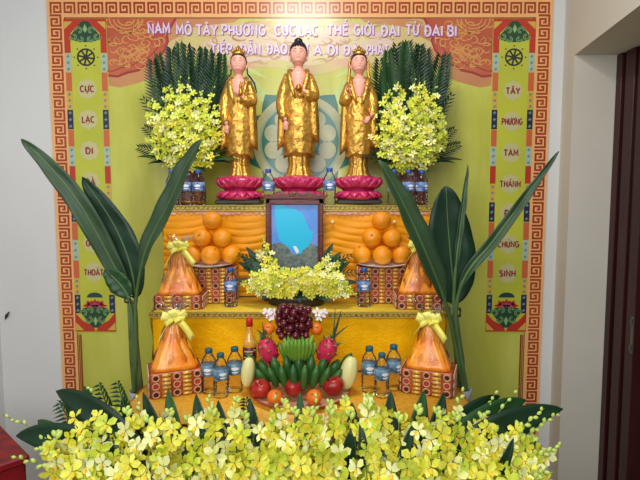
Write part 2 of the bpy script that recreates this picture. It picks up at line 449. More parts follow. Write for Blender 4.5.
for nm, k0, cl in (('centre_cloud', 1, mat('cloud_pale', srgb(212, 206, 120), .35, color2=srgb(226, 180, 140), vscale=5)), ('centre_haze', .72, mat('cloud_pale_inner', srgb(226, 214, 150), .35, color2=srgb(232, 196, 186), vscale=6))):
    b = MB()
    b.prism([(X(126*k0*cos(a)*(1+.05*sin(7*a))), Z(42+(30*k0*sin(a))*(1+.12*sin(9*a+1)) if sin(a) > 0 else 42+22*k0*sin(a))) for a in [2*PI*k/90 for k in range(90)]][::-1], -.0126-.0003*(k0 < 1), -.0121)
    bp(nm, b, cl)
# lettering
M_let = mat('letter_lilac', srgb(236, 214, 240), .35)
M_lets = mat('letter_shadow', srgb(150, 70, 130), .4)
words1 = [('NAM', 153, 29.5), ('MÔ', 186.5, 30.5), ('TÂY', 209, 31), ('PHƯƠNG', 245, 31), ('CỰC', 286, 31), ('LẠC', 309, 31.5), ('THẾ', 337.5, 31), ('GIỚI', 363.5, 31), ('ĐẠI', 389.5, 32), ('TỪ', 411, 31), ('ĐẠI', 432, 32), ('BI', 450, 32)]
wid1 = [30, 15, 21, 44, 21, 19, 21, 20, 18, 13, 18, 9]
words2 = [('TIẾP', 223, 50), ('DẪN', 252, 50), ('ĐẠO', 278, 50), ('SƯ', 302, 50), ('A', 318, 51), ('DI', 333, 51), ('ĐÀ', 351, 51), ('PHẬT', 377, 51)]
wid2 = [21, 20, 20, 13, 7, 10, 15, 22]
def row(words, wid, size):
    for (t, px, py), w_ in zip(words, wid):
        off = (px-300.5)*.985
        if t == 'NAM': off = (162-300.5)*.985; w_ = 22
        o = text_mesh('lettering', t, X(size), M_let, banner, (X(off), -.0168, Z(py)), width=X(w_*.95))
        text_mesh('letter_shade', t, X(size), M_lets, o, (X(.6), .0012, -X(.6)), th=.0004, bold=1.5, width=X(w_*.95))
row(words1, wid1, 9); row(words2, wid2, 8.5)
# halo roundel behind the middle figure
def hd(cx, cy, r, m, y0, mb, sy=1): mb.prism([(X(cx+r*cos(a)), Z(cy+r*sy*sin(a))) for a in [2*PI*k/56 for k in range(56)]][::-1], y0, -.0121)
ox, oy = 0, 142
teal = mat('halo_teal', srgb(16, 112, 92), .35); beige = mat('halo_beige', srgb(196, 190, 130), .35, color2=srgb(168, 170, 120), vscale=9); sage = mat('halo_sage', srgb(140, 168, 130), .35)
b = MB()
for k in range(10):
    a = 2*PI*(k+.5)/10
    b.prism([(X(ox+51*cos(a+d)*r), Z(oy+51*sin(a+d)*r)) for d, r in ((-.36, .9), (-.16, 1.02), (0, 1.14), (.16, 1.02), (.36, .9))][::-1], -.0127, -.0121)
bp('halo_points', b, teal)
b = MB(); hd(ox, oy, 47, None, -.0130, b, 1.0); bp('halo_rim', b, beige)
b = MB(); hd(ox, oy, 40, None, -.0133, b); bp('halo_band', b, sage)
b = MB(); hd(ox, oy, 38, None, -.0136, b); bp('halo_disc', b, teal)
b = MB()
for k in range(10):
    a = 2*PI*(k+.5)/10; hd(ox+28*cos(a), oy+27*sin(a), 8.6, None, -.0139, b)
bp('halo_medallion', b, beige)
b = MB(); hd(ox, oy, 17, None, -.0139, b); bp('halo_centre', b, sage)
# pale leaf shapes beside the halo
b = MB()
for s in (-1, 1):
    for (x0, y0, x1, y1, w_) in ((20, 118, 52, 72, 9), (44, 112, 66, 78, 6), (70, 60, 34, 78, 5), (60, 150, 66, 96, 6)):
        P = bez((s*X(x0), 0, Z(y0)), (s*X((x0+x1)/2+6), 0, Z((y0+y1)/2-3)), (s*X(x1), 0, Z(y1)), 10)
        b.stroke([(p.x, p.z) for p in P], X(w_), -.0125, -.0120, taper=True)
bp('halo_leaves', b, mat('print_lightgreen', srgb(222, 230, 150), .35, color2=srgb(190, 214, 110), vscale=7))
# side strips
M_strip = mat('strip_yellow', srgb(206, 208, 66), .32, color2=srgb(192, 196, 56), vscale=3)
M_red = mat('strip_red', srgb(196, 52, 28), .38); M_or = mat('strip_orange', srgb(214, 104, 60), .38)
M_te = mat('strip_teal', srgb(176, 196, 180), .38); M_ye = mat('strip_gold', srgb(220, 180, 70), .38); M_na = mat('strip_navy', srgb(40, 30, 76), .38)
M_grn = mat('scroll_green', srgb(20, 74, 44), .38); M_grl = mat('scroll_pale', srgb(150, 190, 120), .38)
M_disc = mat('disc_lilac', srgb(206, 200, 140), .4); M_txt = mat('text_crimson', srgb(150, 20, 40), .4)
M_dk = mat('print_dark', srgb(38, 40, 36), .4); M_pk = mat('print_pink', srgb(222, 90, 120), .4)
seq = [(26, 54, 0), (54, 73, 1), (73, 92, 2), (92, 110, 3), (110, 130, 4), (130, 147, 2), (147, 166, 1), (166, 184, 0), (184, 202, 3), (202, 222, 4), (222, 240, 2), (240, 260, 1), (260, 278, 2), (278, 294, 3), (294, 313, 4)]
def strip(s, words):
    cx = s*208
    st = MB(); st.box((X(cx), -.0134, (Z(21)+Z(332))/2), (X(41), .0028, Z(21)-Z(332)))
    st = bp('side_strip', st, M_strip)
    for t in (-1, 1):
        b = MB(); dots = MB()
        for y0, y1, k in seq:
            b.box((X(cx+t*17.4), -.0152, (Z(y0)+Z(y1))/2), (X(5.6), .001, Z(y0)-Z(y1)-X(.6)), mi=k)
            if k in (1, 3, 4):
                for j in range(3):
                    dots.box((X(cx+t*17.4), -.0160, Z(y0+(y1-y0)*(j+.5)/3)), (X(2.2), .001, X(2.6)), Euler((0, PI/4, 0)))
        sb_ = bp('side_block', b, [M_red, M_te, M_or, M_ye, M_na], st)
        bp('block_motif', dots, mat('motif_green', srgb(110, 150, 130), .4), st)
    # red ends
    b = MB()
    b.box((X(cx), -.0150, Z(24)), (X(41), .001, X(8)))
    for t in (-1, 1):
        b.prism([(X(cx+t*20.5), Z(21)), (X(cx+t*20.5), Z(54)), (X(cx+t*15), Z(44)), (X(cx+t*14), Z(34)), (X(cx+t*4), Z(24)), (X(cx), Z(21))][::t], -.0154, -.0146)
        b.prism([(X(cx+t*20.5), Z(312)), (X(cx+t*20.5), Z(331)), (X(cx), Z(331)), (X(cx+t*3), Z(325)), (X(cx+t*13), Z(320))][::-t], -.0154, -.0146)
    bp('red_end', b, M_red, st)
    b = MB()
    for t in (-1, 1):
        for yy, yd in ((22.5, 3), (329.5, -3)):
            b.prism([(X(cx+t*20), Z(yy)), (X(cx+t*20), Z(yy+2.6*yd)), (X(cx+t*12), Z(yy))][::(t if yd > 0 else -t)], -.0160, -.0152)
    bp('gold_corner', b, M_ye, st)
    b = MB(); d = MB()
    def scroll(cyy, fl):
        for t in (-1, 1):
            for (ax, ay, r0, n0) in ((11.5, 4.5, 3.6, 1), (6, -1.5, 3.6, -1), (4.5, 7, 3, 1)):
                pts = [(X(cx + t*(ax + r0*(1-k*.07)*cos(n0*k*.62))), Z(cyy + fl*(ay + r0*(1-k*.07)*sin(n0*k*.62)))) for k in range(9)]
                b.stroke(pts, X(1.9), -.0164, -.0152)
                d.stroke([(x, z) for x, z in pts], X(.8), -.0168, -.0160)
        b.prism([(X(cx+dx), Z(cyy+fl*dy)) for dx, dy in ((0, -8), (2.2, -3), (0, 1), (-2.2, -3))][::(-1 if fl > 0 else 1)], -.0164, -.0152)
        d.prism([(X(cx+2.2*cos(a)), Z(cyy+4*fl+2.6*sin(a))) for a in [2*PI*k/12 for k in range(12)]][::-1], -.0168, -.0160)
    pg = MB()
    for y0, y1, yd in ((22, 41, 1), (327, 308, -1)):
        pg.prism([(X(cx+x), Z(y)) for x, y in ((-3, y0), (3, y0), (14, y1-yd*5), (13, y1), (5, y1+yd*2), (-5, y1+yd*2), (-13, y1), (-14, y1-yd*5))][::(1 if yd > 0 else -1)], -.0158, -.0150)
    bp('scroll_ground', pg, mat('ground_green', srgb(34, 74, 44), .4), st)
    scroll(33, 1); scroll(317, -1)
    bp('scrollwork', b, M_grl, st); bp('scroll_shade', d, M_grn, st)
    # wheel of eight spokes
    b = MB()
    cy = 58
    b.stroke([(X(cx+8*cos(a)), Z(cy+8*sin(a))) for a in [2*PI*k/28 for k in range(29)]], X(1.6), -.0164, -.0150)
    b.prism([(X(cx+2*cos(a)), Z(cy+2*sin(a))) for a in [2*PI*k/12 for k in range(12)]][::-1], -.0168, -.0150)
    for k in range(8):
        a = 2*PI*k/8+.2
        b.stroke([(X(cx+1.5*cos(a)), Z(cy+1.5*sin(a))), (X(cx+7.5*cos(a)), Z(cy+7.5*sin(a)))], X(1.7), -.0162, -.0150)
        a = 2*PI*k/8
        b.prism([(X(cx+11.4*cos(a)+.8*cos(c)), Z(cy+11.4*sin(a)+.8*sin(c))) for c in [2*PI*j/6 for j in range(6)]][::-1], -.0162, -.0150)
    bp('wheel_emblem', b, M_dk, st)
    # lotus at the foot
    b = MB(); d = MB(); h = MB()
    for k in range(9):
        a = PI*(k/8) ; L = 11 if k % 2 == 0 else 9
        tip = (cx + L*1.1*cos(a), 306 - L*.95*sin(a)*.6 - 1)
        for mb_, f in ((b, 1), (h, .55)):
            mb_.stroke([(X(cx+(tip[0]-cx)*t_*f), Z(306+(tip[1]-306)*t_*f)) for t_ in (.1, .4, .75, 1)], X(3.4*f), -.0164-(.0004*(f < 1)), -.0152, taper=True)
    d.prism([(X(cx+8*cos(a)), Z(297-5*sin(a))) for a in [PI*k/12 for k in range(13)]], -.0160, -.0151)
    bp('lotus_print', b, M_red, st); bp('lotus_glow', h, M_pk, st); bp('lotus_core', d, mat('print_deepgreen', srgb(20, 70, 66), .4), st)
    for (t, y, w_) in words:
        dm = MB(); dm.prism([(X(cx+9*cos(a)*(1+.06*cos(8*a))), Z(y+9.5*sin(a)*(1+.06*cos(8*a)))) for a in [2*PI*k/40 for k in range(40)]][::-1], -.0154, -.0147)
        bp('word_disc', dm, M_disc, st)
        if t: text_mesh('strip_word', t, X(5.6), M_txt, st, (X(cx), -.0166, Z(y)), bold=1.3, width=X(w_))
strip(-1, [('CỰC', 89.5, 13.5), ('LẠC', 120, 12), ('DI', 151, 7), ('ĐÀ', 182, 9), ('', 213, 0), ('GIẢI', 243, 13), ('THOÁT', 272, 19)])
strip(1, [('TÂY', 91.5, 13.5), ('PHƯƠNG', 122, 20), ('TAM', 153, 14), ('THÁNH', 184, 20), ('ĐỘ', 213, 9), ('CHÚNG', 244, 21), ('SINH', 273, 16)])

# the whole print is varnished vinyl
def _tree(o):
    yield o
    for c in o.children: yield from _tree(c)
for o in _tree(banner):
    if o.type == 'MESH':
        for m in o.data.materials:
            b = m.node_tree.nodes['Principled BSDF']; b.inputs['Coat Weight'].default_value = .45; b.inputs['Coat Roughness'].default_value = .2

# ================================================================== ALTAR TABLES AND CLOTHS
CXT = -.09
ZU, ZM, ZL, ZF = 1.63, 1.185, .93, .76
M_gcloth = mat('cloth_gold', srgb(250, 182, 0), .42, color2=srgb(255, 196, 6), vscale=40, bump=.35, bscale=120, spec=.15)
M_gtop = mat('cloth_gold_top', srgb(226, 186, 50), .45, var=.08, vscale=30)
M_satin = mat('satin_orange', srgb(242, 158, 6), .42, var=.06, vscale=5, spec=.25)
M_trim = mat('brocade_trim', srgb(90, 64, 20), .4, color2=srgb(196, 166, 60), vscale=110)
M_trim2 = mat('brocade_gold', srgb(206, 180, 80), .35, .3)
M_fringe = mat('pink_fringe', srgb(240, 160, 120), .5, color2=srgb(250, 205, 160), vscale=60)
M_redc = mat('cloth_red', srgb(150, 12, 20), .55, color2=srgb(90, 8, 16), vscale=16, bump=.2)
M_tabw = mat('table_wood', srgb(120, 74, 40), .45, var=.15, vscale=6, stretch=(1, 6, 1))

def altar(cx, hw, y0, y1, zt, label):
    t = empty('altar_table', (cx, (y0+y1)/2, FZ), 0, label, 'table', 'stepped altar tables')
    d = abs(y1-y0)
    MB().box((0, 0, zt-FZ-.026), (2*hw-.02, d-.02, .03), bev=.004).build('tabletop', M_tabw, t, smooth=False)
    for sx in (-1, 1):
        for sy in (-1, 1):
            MB().box((sx*(hw-.05), sy*(d/2-.04), (zt-FZ-.04)/2), (.045, .045, zt-FZ-.042), bev=.004).build('leg', M_tabw, t, smooth=False)
    return t
def cloth(name, label, cx, hw, y0, y1, zt, zb, m, fr, mt=None):
    """cloth over a table: top, front drop fr(x,z)->bulge, side drops; one folded sheet with thickness"""
    c = empty(name, (cx, y1, zt), 0, label, 'tablecloth')
    b = MB(); nx, nz = 150, 110; H = zt-zb; d = y0-y1
    b.box((0, d/2, -.003), (2*hw, d, .006), mi=1)
    b.grid(lambda u, v: (-hw+u*2*hw, -.012 - fr(-hw+u*2*hw, -v*H), -.001 - v*H), nx, nz, 0)
    for s in (-1, 1):
        b.grid(lambda u, v: (s*(hw+.006+.004*sin(v*9+u*14)), -.01+u*(d+.005), -v*H), 24, 30, 0)
    b.build('drape', [m, mt or m], c, smooth=True)
    return c

altar(CXT, .655, -.04, -.545, ZU, 'tallest wooden altar table at the back, under the orange swagged cloth')
hwu = .672
def swag(x, z):
    zz = -z
    k = (x/.30+.5) % 1.0; k = k*2-1
    if zz < .03: return .004
    ph = zz*185 + (k*k)*4.6 + .8*sin(x*9)
    f = min(1, (zz-.03)*9)
    return .006 + .008*f*(1-k*k*.25)*(.7+.3*sin(x*31+zz*50))*abs(sin(-ph*.5+1.2))**.5 + .004*sin(x*20+zz*6)
cu = cloth('tablecloth', 'orange satin cloth in swags hanging from the highest altar level, with pink fringe', CXT, hwu, -.04, -.55, ZU+.006, ZM+.012, M_satin, swag, M_gtop)
def trim(c, hw, h, z0, d, fringe=True):
    b = MB(); b.box((0, -.020, z0-h/2), (2*hw+.02, .012, h), bev=.002)
    for s in (-1, 1): b.box((s*(hw+.012), d/2-.01, z0-h/2), (.010, d, h), bev=.002)
    t = b.build('brocade_trim', M_trim, c, smooth=False)
    g = MB(); n = int(2*hw/.022)
    g.box((0, -.0275, z0-.0015), (2*hw+.02, .003, .003)); g.box((0, -.0275, z0-h+.0015), (2*hw+.02, .003, .003))
    for i in range(n):
        x = -hw+2*hw*(i+.5)/n
        g.box((x, -.0270, z0-h/2), (.008, .003, .008), Euler((0, PI/4, 0)))
    g.build('gold_motif', M_trim2, t, smooth=False)
    if fringe:
        f = MB()
        f.grid(lambda u, v: (-hw-.01+u*(2*hw+.02), -.016-.003*sin(u*300)*v-.006*v, z0-h-.016*v-.004*abs(sin(u*46))*v), 260, 3)
        f.build('fringe', M_fringe, c, solid=.002)
trim(cu, hwu, .026, .002, .5)
# pearl studs at the swag peaks
b = MB()
x = -hwu
for i in range(-3, 4):
    x = (i+.5)*.30
    if abs(x) < hwu: b.ball((x, -.030, -.078), .009, 10, 6, scale=(1, .6, 1))
b.build('pearl_stud', mat('pearl', srgb(250, 225, 170), .25), cu)

hwm = .618
altar(CXT, hwm-.015, -.56, -.885, ZM, 'middle wooden altar table, under the yellow sequinned cloth')
cm = cloth('tablecloth', 'bright yellow sequinned cloth over the middle altar level behind the front bottles', CXT, hwm, -.565, -.89, ZM+.006, ZL+.012, M_gcloth,
           lambda x, z: .003+.003*sin(x*34)+.004*sin(x*11+z*3), M_gtop)
trim(cm, hwm, .022, 0, .31, False)

hwl = .605
altar(CXT+.015, hwl-.015, -.91, -1.385, ZL, 'lowest wooden altar table, holding the fruit platter and bottles')
cl = cloth('tablecloth', 'golden orange cloth on the lowest altar level under fruit platter and front bottles', CXT+.015, hwl, -.915, -1.39, ZL+.006, .1, mat('cloth_amber', srgb(240, 150, 14), .42, color2=srgb(250, 176, 30), vscale=26, bump=.3, bscale=90),
           lambda x, z: .004+.006*sin(x*40)*min(1, -z*3)+.004*sin(x*13), mat('cloth_amber_top', srgb(232, 158, 34), .45, color2=srgb(244, 186, 60), vscale=60))
# front table under the orchids, red cloth
ft = altar(-.02, .86, -1.44, -1.86, ZF-.006, 'low front table beneath the orchid bank, hidden by its red cloth')
cf = cloth('tablecloth', 'red cloth on the low front table beneath the yellow orchid bank', -.02, .875, -1.435, -1.865, ZF, .0, M_redc, lambda x, z: .004+.01*sin(x*26)*min(1, -z*3), M_redc)
# small red side table at the far left, turned on the spot
a = at(0, 442, -1.08); c_ = at(32, 428, -1.0)
st = empty('side_table', (-1.40, -1.21, FZ), math.radians(48), 'small red-covered side table at the far left edge', 'table')
zs = .76-FZ
MB().box((0, 0, zs-.015), (.42, .62, .03), bev=.006).build('tabletop', M_redc, st, smooth=False)
b = MB(); b.box((0, 0, zs-.09), (.40, .60, .12), bev=.006); b.build('apron', mat('side_apron', srgb(90, 14, 18), .5, color2=srgb(140, 20, 26), vscale=14), st, smooth=False)
for sx in (-1, 1):
    for sy in (-1, 1): MB().box((sx*.17, sy*.27, (zs-.03)/2), (.04, .04, zs-.03), bev=.004).build('leg', M_door, st, smooth=False)

# ================================================================== STATUES
def lerp(a, b, t): return a+(b-a)*t
def interp(tab, z):
    for (z0, *a), (z1, *b) in zip(tab, tab[1:]):
        if z <= z1:
            t = max(0, min(1, (z-z0)/(z1-z0))); t = t*t*(3-2*t)
            return [lerp(p, q, t) for p, q in zip(a, b)]
    return list(tab[-1][1:])
def lotus_base(t, s, rw):
    """two rows of petals over a waist; s = scale, rw = half width"""
    lb = MB()
    lb.lathe([(rw*.90, .024), (rw*1.0, .036), (rw*.96, .050), (rw*.80, .062), (rw*.66, .070), (rw*.74, .080), (rw*.93, .094), (rw*1.0, .112), (rw*.96, .130), (rw*.82, .142), (rw*.5, .146)], n=42, sy=.8, mod=lambda a, z: 1+.035*abs(sin(7*a)))
    base = lb.build('lotus_base', M_magenta, t, angle=50)
    pb = MB()
    def petal(a, r, z, w_, h, out, dn=1):
        c = Vector((cos(a)*r, sin(a)*r*.8, z)); o = Vector((cos(a), sin(a)*.9, 0)).normalized(); side = Vector((-o.y, o.x, 0))
        vs = []
        for j in range(6):
            v = j/5
            for i in range(5):
                u = i/4*2-1
                ww = w_*(sin(PI*(.12+.88*(1-v)**.6*.5+.0))+0)*(1-v**3)*.5
                vs.append(c + side*(u*ww) + o*(out*(sin(v*PI*.62))+.008*(1-u*u)) + Vector((0, 0, dn*v*h)))
        pb.add(vs, [(j*5+i, j*5+i+1, j*5+i+6, j*5+i+5) for j in range(5) for i in range(4)])
    for k in range(14):
        a = 2*PI*k/14; petal(a, rw*.80, .084, rw*.50, .044, .028)
        petal(a+PI/14, rw*.78, .090, rw*.50, .050, .022)
        petal(a, rw*.84, .066, rw*.46, -.034, .022)
    pb.build('lotus_petal', M_magenta, base, solid=.003)
    tp = MB()
    for k in range(14):
        a = 2*PI*(k+.0)/14
        tp.ball((cos(a)*rw*1.02, sin(a)*rw*.84, .118), .006, 8, 5, scale=(1, 1, 1.6))
    tp.build('petal_pearl', M_pink, base)  # pale pink pearls set round the upper petals
    MB().box((0, 0, .012), (rw*1.98, rw*1.5, .024), bev=.006).build('plinth', M_black, t, smooth=False)

def hand(mb, w, d, up, s, curl=.6, side=1):
    """palm + four fingers + thumb; d = pointing dir, up = back-of-hand normal"""
    d = Vector(d).normalized(); up = Vector(up).normalized(); sd = d.cross(up).normalized()*side; up = sd.cross(d)*side
    w = Vector(w)
    rings = []
    for t, ww, hh in ((-.35, .26, .22), (0, .3, .2), (.45, .42, .18), (.85, .44, .16), (1, .4, .14)):
        rings.append([w + d*s*t + sd*(cos(a)*ww*s) + up*(sin(a)*hh*s) for a in [2*PI*k/10 for k in range(10)]])
    mb.loft(rings)
    for k, L in enumerate((.78, .9, .85, .66)):
        o = w + d*s*.92 + sd*s*(.32-.21*k)
        p = [o]; dd = d.copy()
        for j in range(3):
            ang = curl*(.35+.25*j); dd = (dd*cos(ang) - up*sin(ang)).normalized(); p.append(p[-1] + dd*s*L/3)
        mb.tube(p, [s*.11, s*.105, s*.095, s*.07], 6)
    o = w + d*s*.2 + sd*s*.32
    mb.tube([o, o+(d*.5+sd*.5)*s*.4, o+(d*.9+sd*.35-up*.3)*s*.7], [s*.13, s*.115, s*.08], 6)

def statue(px, H, rw, kind, label):
    t = empty('buddha_statue' if kind == 'c' else 'bodhisattva_statue', (at(px, 205, -.33).x, -.33, ZU+.014), 0, label, 'statue', None)
    k = H/.74                              # scale of the figure over its lotus base
    z0 = .145
    wide = .97 if kind == 'c' else .91
    # ---- robe: rings with folds
    body = [  # z, half width, half depth, fold depth
        (0.000, .086, .062, .10), (.02, .070, .056, .10), (.06, .060, .052, .09), (.115, .062, .054, .08),
        (.125, .080, .062, .05), (.15, .088, .068, .09), (.22, .092, .070, .07), (.32, .094, .068, .05), (.40, .093, .064, .05),
        (.46, .092, .058, .05), (.52, .090, .056, .05), (.55, .080, .046, .04), (.575, .062, .036, .03), (.592, .046, .022, .02), (.60, .030, .014, .01)]
    n = 64; rings = []
    zs = [i*.60/75 for i in range(76)]
    for z in zs:
        w_, d_, f = interp(body, z)
        hem = .125 + .012*0
        r = []
        for i in range(n):
            a = 2*PI*i/n
            low = z < .122
            if low: fold = f*(.5*cos(15*a+.5)+.3*cos(9*a))
            else:
                # U shaped folds at the front, vertical at the sides
                front = max(0, -sin(a))
                fold = f*(.55*sin((z*95 + 2.6*cos(a)**2*3) )*front*(.9 if .2 < z < .5 else .3) + .45*cos(11*a+z*6)*(1-front*.7))
            e = 1+fold*1.15
            r.append(Vector((cos(a)*w_*wide*e, sin(a)*d_*e - .006*sin(z*5), z))*k + Vector((0, 0, z0)))
        rings.append(r)
    rb = MB(); rb.loft(rings)
    robe = rb.build('robe', M_gold, t)
    # wavy hem of the over-robe
    hm = MB()
    hr = []
    for j in range(5):
        v = j/4; r = []
        for i in range(n):
            a = 2*PI*i/n
            zz = .15 - .030*v - .012*v*cos(2*a)*1.0 + .006*v*sin(6*a)
            ww = lerp(.086, .090, v)*(1+.05*cos(9*a)*v)
            r.append(Vector((cos(a)*ww*wide, sin(a)*.070*(1+.05*cos(9*a)*v), zz))*k+Vector((0, 0, z0)))
        hr.append(r)
    hm.loft(hr, False); hm.build('robe_hem', M_gold, robe, solid=.003)
    # ---- sleeves: two hanging panels along the sides + upper arms
    def P(x, y, z): return Vector((x*wide, y, z))*k + Vector((0, 0, z0))
    arms = {'c': [(-1, 'down'), (1, 'chest')], 'l': [(-1, 'down'), (1, 'hold')], 'r': [(-1, 'raise'), (1, 'low')]}[kind]
    sk = MB()
    for sd, pose in arms:
        sh = P(sd*.060, 0, .568); el = P(sd*.108, -.008, .42)
        if pose == 'down': wr = P(sd*.074, -.068, .315)
        elif pose in ('chest', 'hold'): wr = P(sd*.040, -.078, .465 if pose == 'hold' else .462)
        elif pose == 'raise': wr = P(sd*.072, -.07, .475)
        else: wr = P(sd*.075, -.068, .36)
        ar = MB()
        pts = bez(sh, el+(el-sh)*.25, wr, 9)
        ar.tube(pts, [.022*k, .028*k, .032*k, .035*k, .036*k, .036*k, .034*k, .031*k, .027*k, .022*k], 14)
        # long drop of the sleeve
        A = pts[4]; L = {'down': .25, 'chest': .24, 'hold': .27, 'raise': .30, 'low': .25}[pose]
        rr_ = []
        for j in range(12):
            v = j/11; r = []
            wv = .030+.012*sin(v*PI*.9); 
            for i in range(16):
                a = 2*PI*i/16
                r.append(A + Vector((cos(a)*wv*.62*(1+.15*cos(5*a)) + sd*.010*v*v + sd*.0, sin(a)*wv*(1+.12*cos(6*a)) + .004, -L*v - .03*v*max(0, cos(a)*sd)))*k)
            rr_.append(r)
        ar.loft(rr_)
        ar.build('sleeve', M_gold, robe)
        # forearm + hand
        dd = {'down': (sd*-.05, -.15, -1), 'chest': (-sd, -.25, .12), 'hold': (-sd*.8, -.3, .3), 'raise': (-sd*.1, -.3, 1), 'low': (-sd*.5, -.3, -.6)}[pose]
        sk.tube([pts[7], wr, wr+Vector(dd).normalized()*.012*k], [.014*k, .012*k, .0105*k], 10)
        up = {'down': (sd*.3, -1, 0), 'chest': (0, -.3, -1), 'hold': (0, -.5, -1), 'raise': (0, 1, .2), 'low': (0, -1, .4)}[pose]
        hand(sk, wr+Vector(dd).normalized()*.014*k, dd, up, .030*k, {'down': .2, 'chest': .5, 'hold': .9, 'raise': .5, 'low': .5}[pose], sd if pose != 'raise' else -sd)
    # ---- skin: chest, neck, head in one surface
    HS = lambda z: 1+.20*max(0, min(1, (z-.59)/.03))
    def H_(x, y, z):
        s_ = HS(z); return P(0, 0, 0)+Vector((x*s_*(1+.06*(s_-1)/.2), y*s_, .60+(z-.60)*s_-.010*(s_-1)/.2 if z > .60 else z))*k
    head = [  # z, half w, half d, y offset
        (.470, .020, .024, -.046), (.50, .030, .026, -.046), (.54, .040, .030, -.040), (.570, .042, .032, -.026), (.592, .028, .028, -.012), (.603, .0200, .021, -.003), (.618, .0195, .021, -.003),
        (.627, .0215, .026, -.010), (.637, .0285, .034, -.010), (.652, .0345, .040, -.007), (.668, .037, .042, -.004), (.684, .037, .042, -.002), (.70, .034, .040, 0), (.712, .027, .032, 0), (.720, .015, .018, 0), (.723, .004, .005, 0)]
    rings = []; n = 36
    zs2 = [.47+(.723-.47)*i/80 for i in range(81)]
    for z in zs2:
        w_, d_, yo = interp(head, z); r = []
        for i in range(n):
            a = 2*PI*i/n; x = cos(a)*w_; y = sin(a)*d_+yo
            if sin(a) < 0:
                fr = -sin(a); g = lambda c0, s0: math.exp(-((z-c0)/s0)**2)
                ax = abs(x)
                nose = .0085*math.exp(-(x/.0055)**2)*(g(.664, .006)+.55*g(.674, .008))
                brow = .0022*math.exp(-((ax-.014)/.010)**2)*g(.686, .004)
                sock = -.0034*math.exp(-((ax-.014)/.007)**2)*g(.677, .005)
                mouth = .0028*math.exp(-(x/.010)**2)*(g(.6535, .002)+g(.6495, .0022)) - .0018*math.exp(-(x/.010)**2)*g(.6515, .0010)
                chin = .003*math.exp(-(x/.012)**2)*g(.639, .005)
                chk = .002*math.exp(-((ax-.020)/.008)**2)*g(.660, .007)
                y -= (nose+brow+sock+mouth+chin+chk)*min(1, fr*2)
            r.append(H_(x, y, z))
        rings.append(r)
    sk.loft(rings)
    for sd in (-1, 1):   # long ears
        sk.tube([H_(sd*.036, .002, .682), H_(sd*.040, .004, .674), H_(sd*.039, .002, .662), H_(sd*.036, -.001, .650), H_(sd*.034, -.001, .643)], [.004*k, .0062*k, .005*k, .005*k, .003*k], 8)
    skin = sk.build('body', M_skin, t)
    # eyes, brows, lips
    for sd in (-1, 1):
        f = MB(); f.tube([H_(sd*.0065, -.0425, .6775), H_(sd*.012, -.0405, .6755), H_(sd*.019, -.0365, .6775)], [.0006*k, .0014*k, .0006*k], 6)
        f.tube([H_(sd*.006, -.0450, .688), H_(sd*.013, -.0432, .6905), H_(sd*.021, -.0375, .688)], [.0006*k, .0011*k, .0005*k], 6)
        f.build('eye', M_black, skin)
    f = MB(); f.tube([H_(-.008, -.0445, .6515), H_(-.004, -.0482, .653), H_(0, -.0490, .6522), H_(.004, -.0482, .653), H_(.008, -.0445, .6515)], [.0008*k, .0016*k, .0019*k, .0016*k, .0008*k], 6)
    f.build('lips', M_lip, skin)
    # hair cap
    h = MB(); hr = []
    for j in range(11):
        v = j/10; zz = lerp(.664, .732, v); r = []
        for i in range(n):
            a = 2*PI*i/n
            front = max(0, -sin(a))
            lowz = lerp(.664, .700, min(1, front*1.6)) if sin(a) < .15 else .655
            z_ = lerp(lowz, .734, v**.8)
            ww = .0405*math.sqrt(max(.001, 1-((z_-.672)/.064)**2)) if z_ > .672 else .0405
            r.append(H_(cos(a)*ww, sin(a)*ww*1.1+.001, z_))
        hr.append(r)
    h.loft(hr)
    if kind == 'c':
        h.lathe([(.001, .0), (.020, .002), (.0235, .012), (.020, .024), (.010, .031), (.001, .033)], H_(0, 0, .722), 18)
        rr = random.Random(3)
        for j in range(5):
            for i in range(18):
                a = 2*PI*(i+.5*(j % 2))/18; z_ = .694+.009*j
                ww = .0405*math.sqrt(max(.02, 1-((z_-.672)/.064)**2))
                if sin(a) < -.2 and z_ < .702: continue
                h.ball(H_(cos(a)*ww, sin(a)*ww*1.1, z_), .0048*k, 6, 4)
        h.build('hair', M_black, t)
    else:
        h.ball(H_(0, .006, .738), .019*k, 12, 8)
        for sd in (-1, 1):
            if kind == 'l':
                h.tube([H_(sd*.036, .010, .670), H_(sd*.040, .012, .625), H_(sd*.062, .004, .600), H_(sd*.094, -.012, .560), H_(sd*.110, -.010, .50)], [.008*k, .008*k, .010*k, .010*k, .004*k], 8, flat=.6)
        h.build('hair', M_black, t)
        # crown
        c = MB()
        c.lathe([(.030, 0), (.032, .006), (.029, .012), (.028, .016)], H_(0, -.002, .712), 22, sy=1.1)
        for i in range(9):
            a = -PI/2 + (i-4)*.36; hgt = .036 - abs(i-4)*.005
            o = H_(cos(a)*.029, sin(a)*.030, .722); sd = Vector((-sin(a), cos(a), 0)); out = Vector((cos(a), sin(a), 0))
            c.add([o-sd*.008*k, o+sd*.008*k, o+sd*.006*k+Vector((0, 0, hgt*.5))*k+out*.003, o+Vector((0, 0, hgt))*k, o-sd*.006*k+Vector((0, 0, hgt*.5))*k+out*.003, o+out*.006*k+Vector((0, 0, hgt*.4))*k,
                   o-out*.003], [(0, 1, 5), (1, 2, 5), (2, 3, 5), (3, 4, 5), (4, 0, 5), (0, 6, 1), (1, 6, 2), (2, 6, 3), (3, 6, 4), (4, 6, 0)])
            c.ball(o+out*.006*k+Vector((0, 0, .010))*k, .0035*k, 8, 5)
        c.lathe([(.024, 0), (.020, .018), (.012, .030), (.004, .040), (.001, .044)], H_(0, .002, .722), 16)
        c.build('crown', M_gold, t)
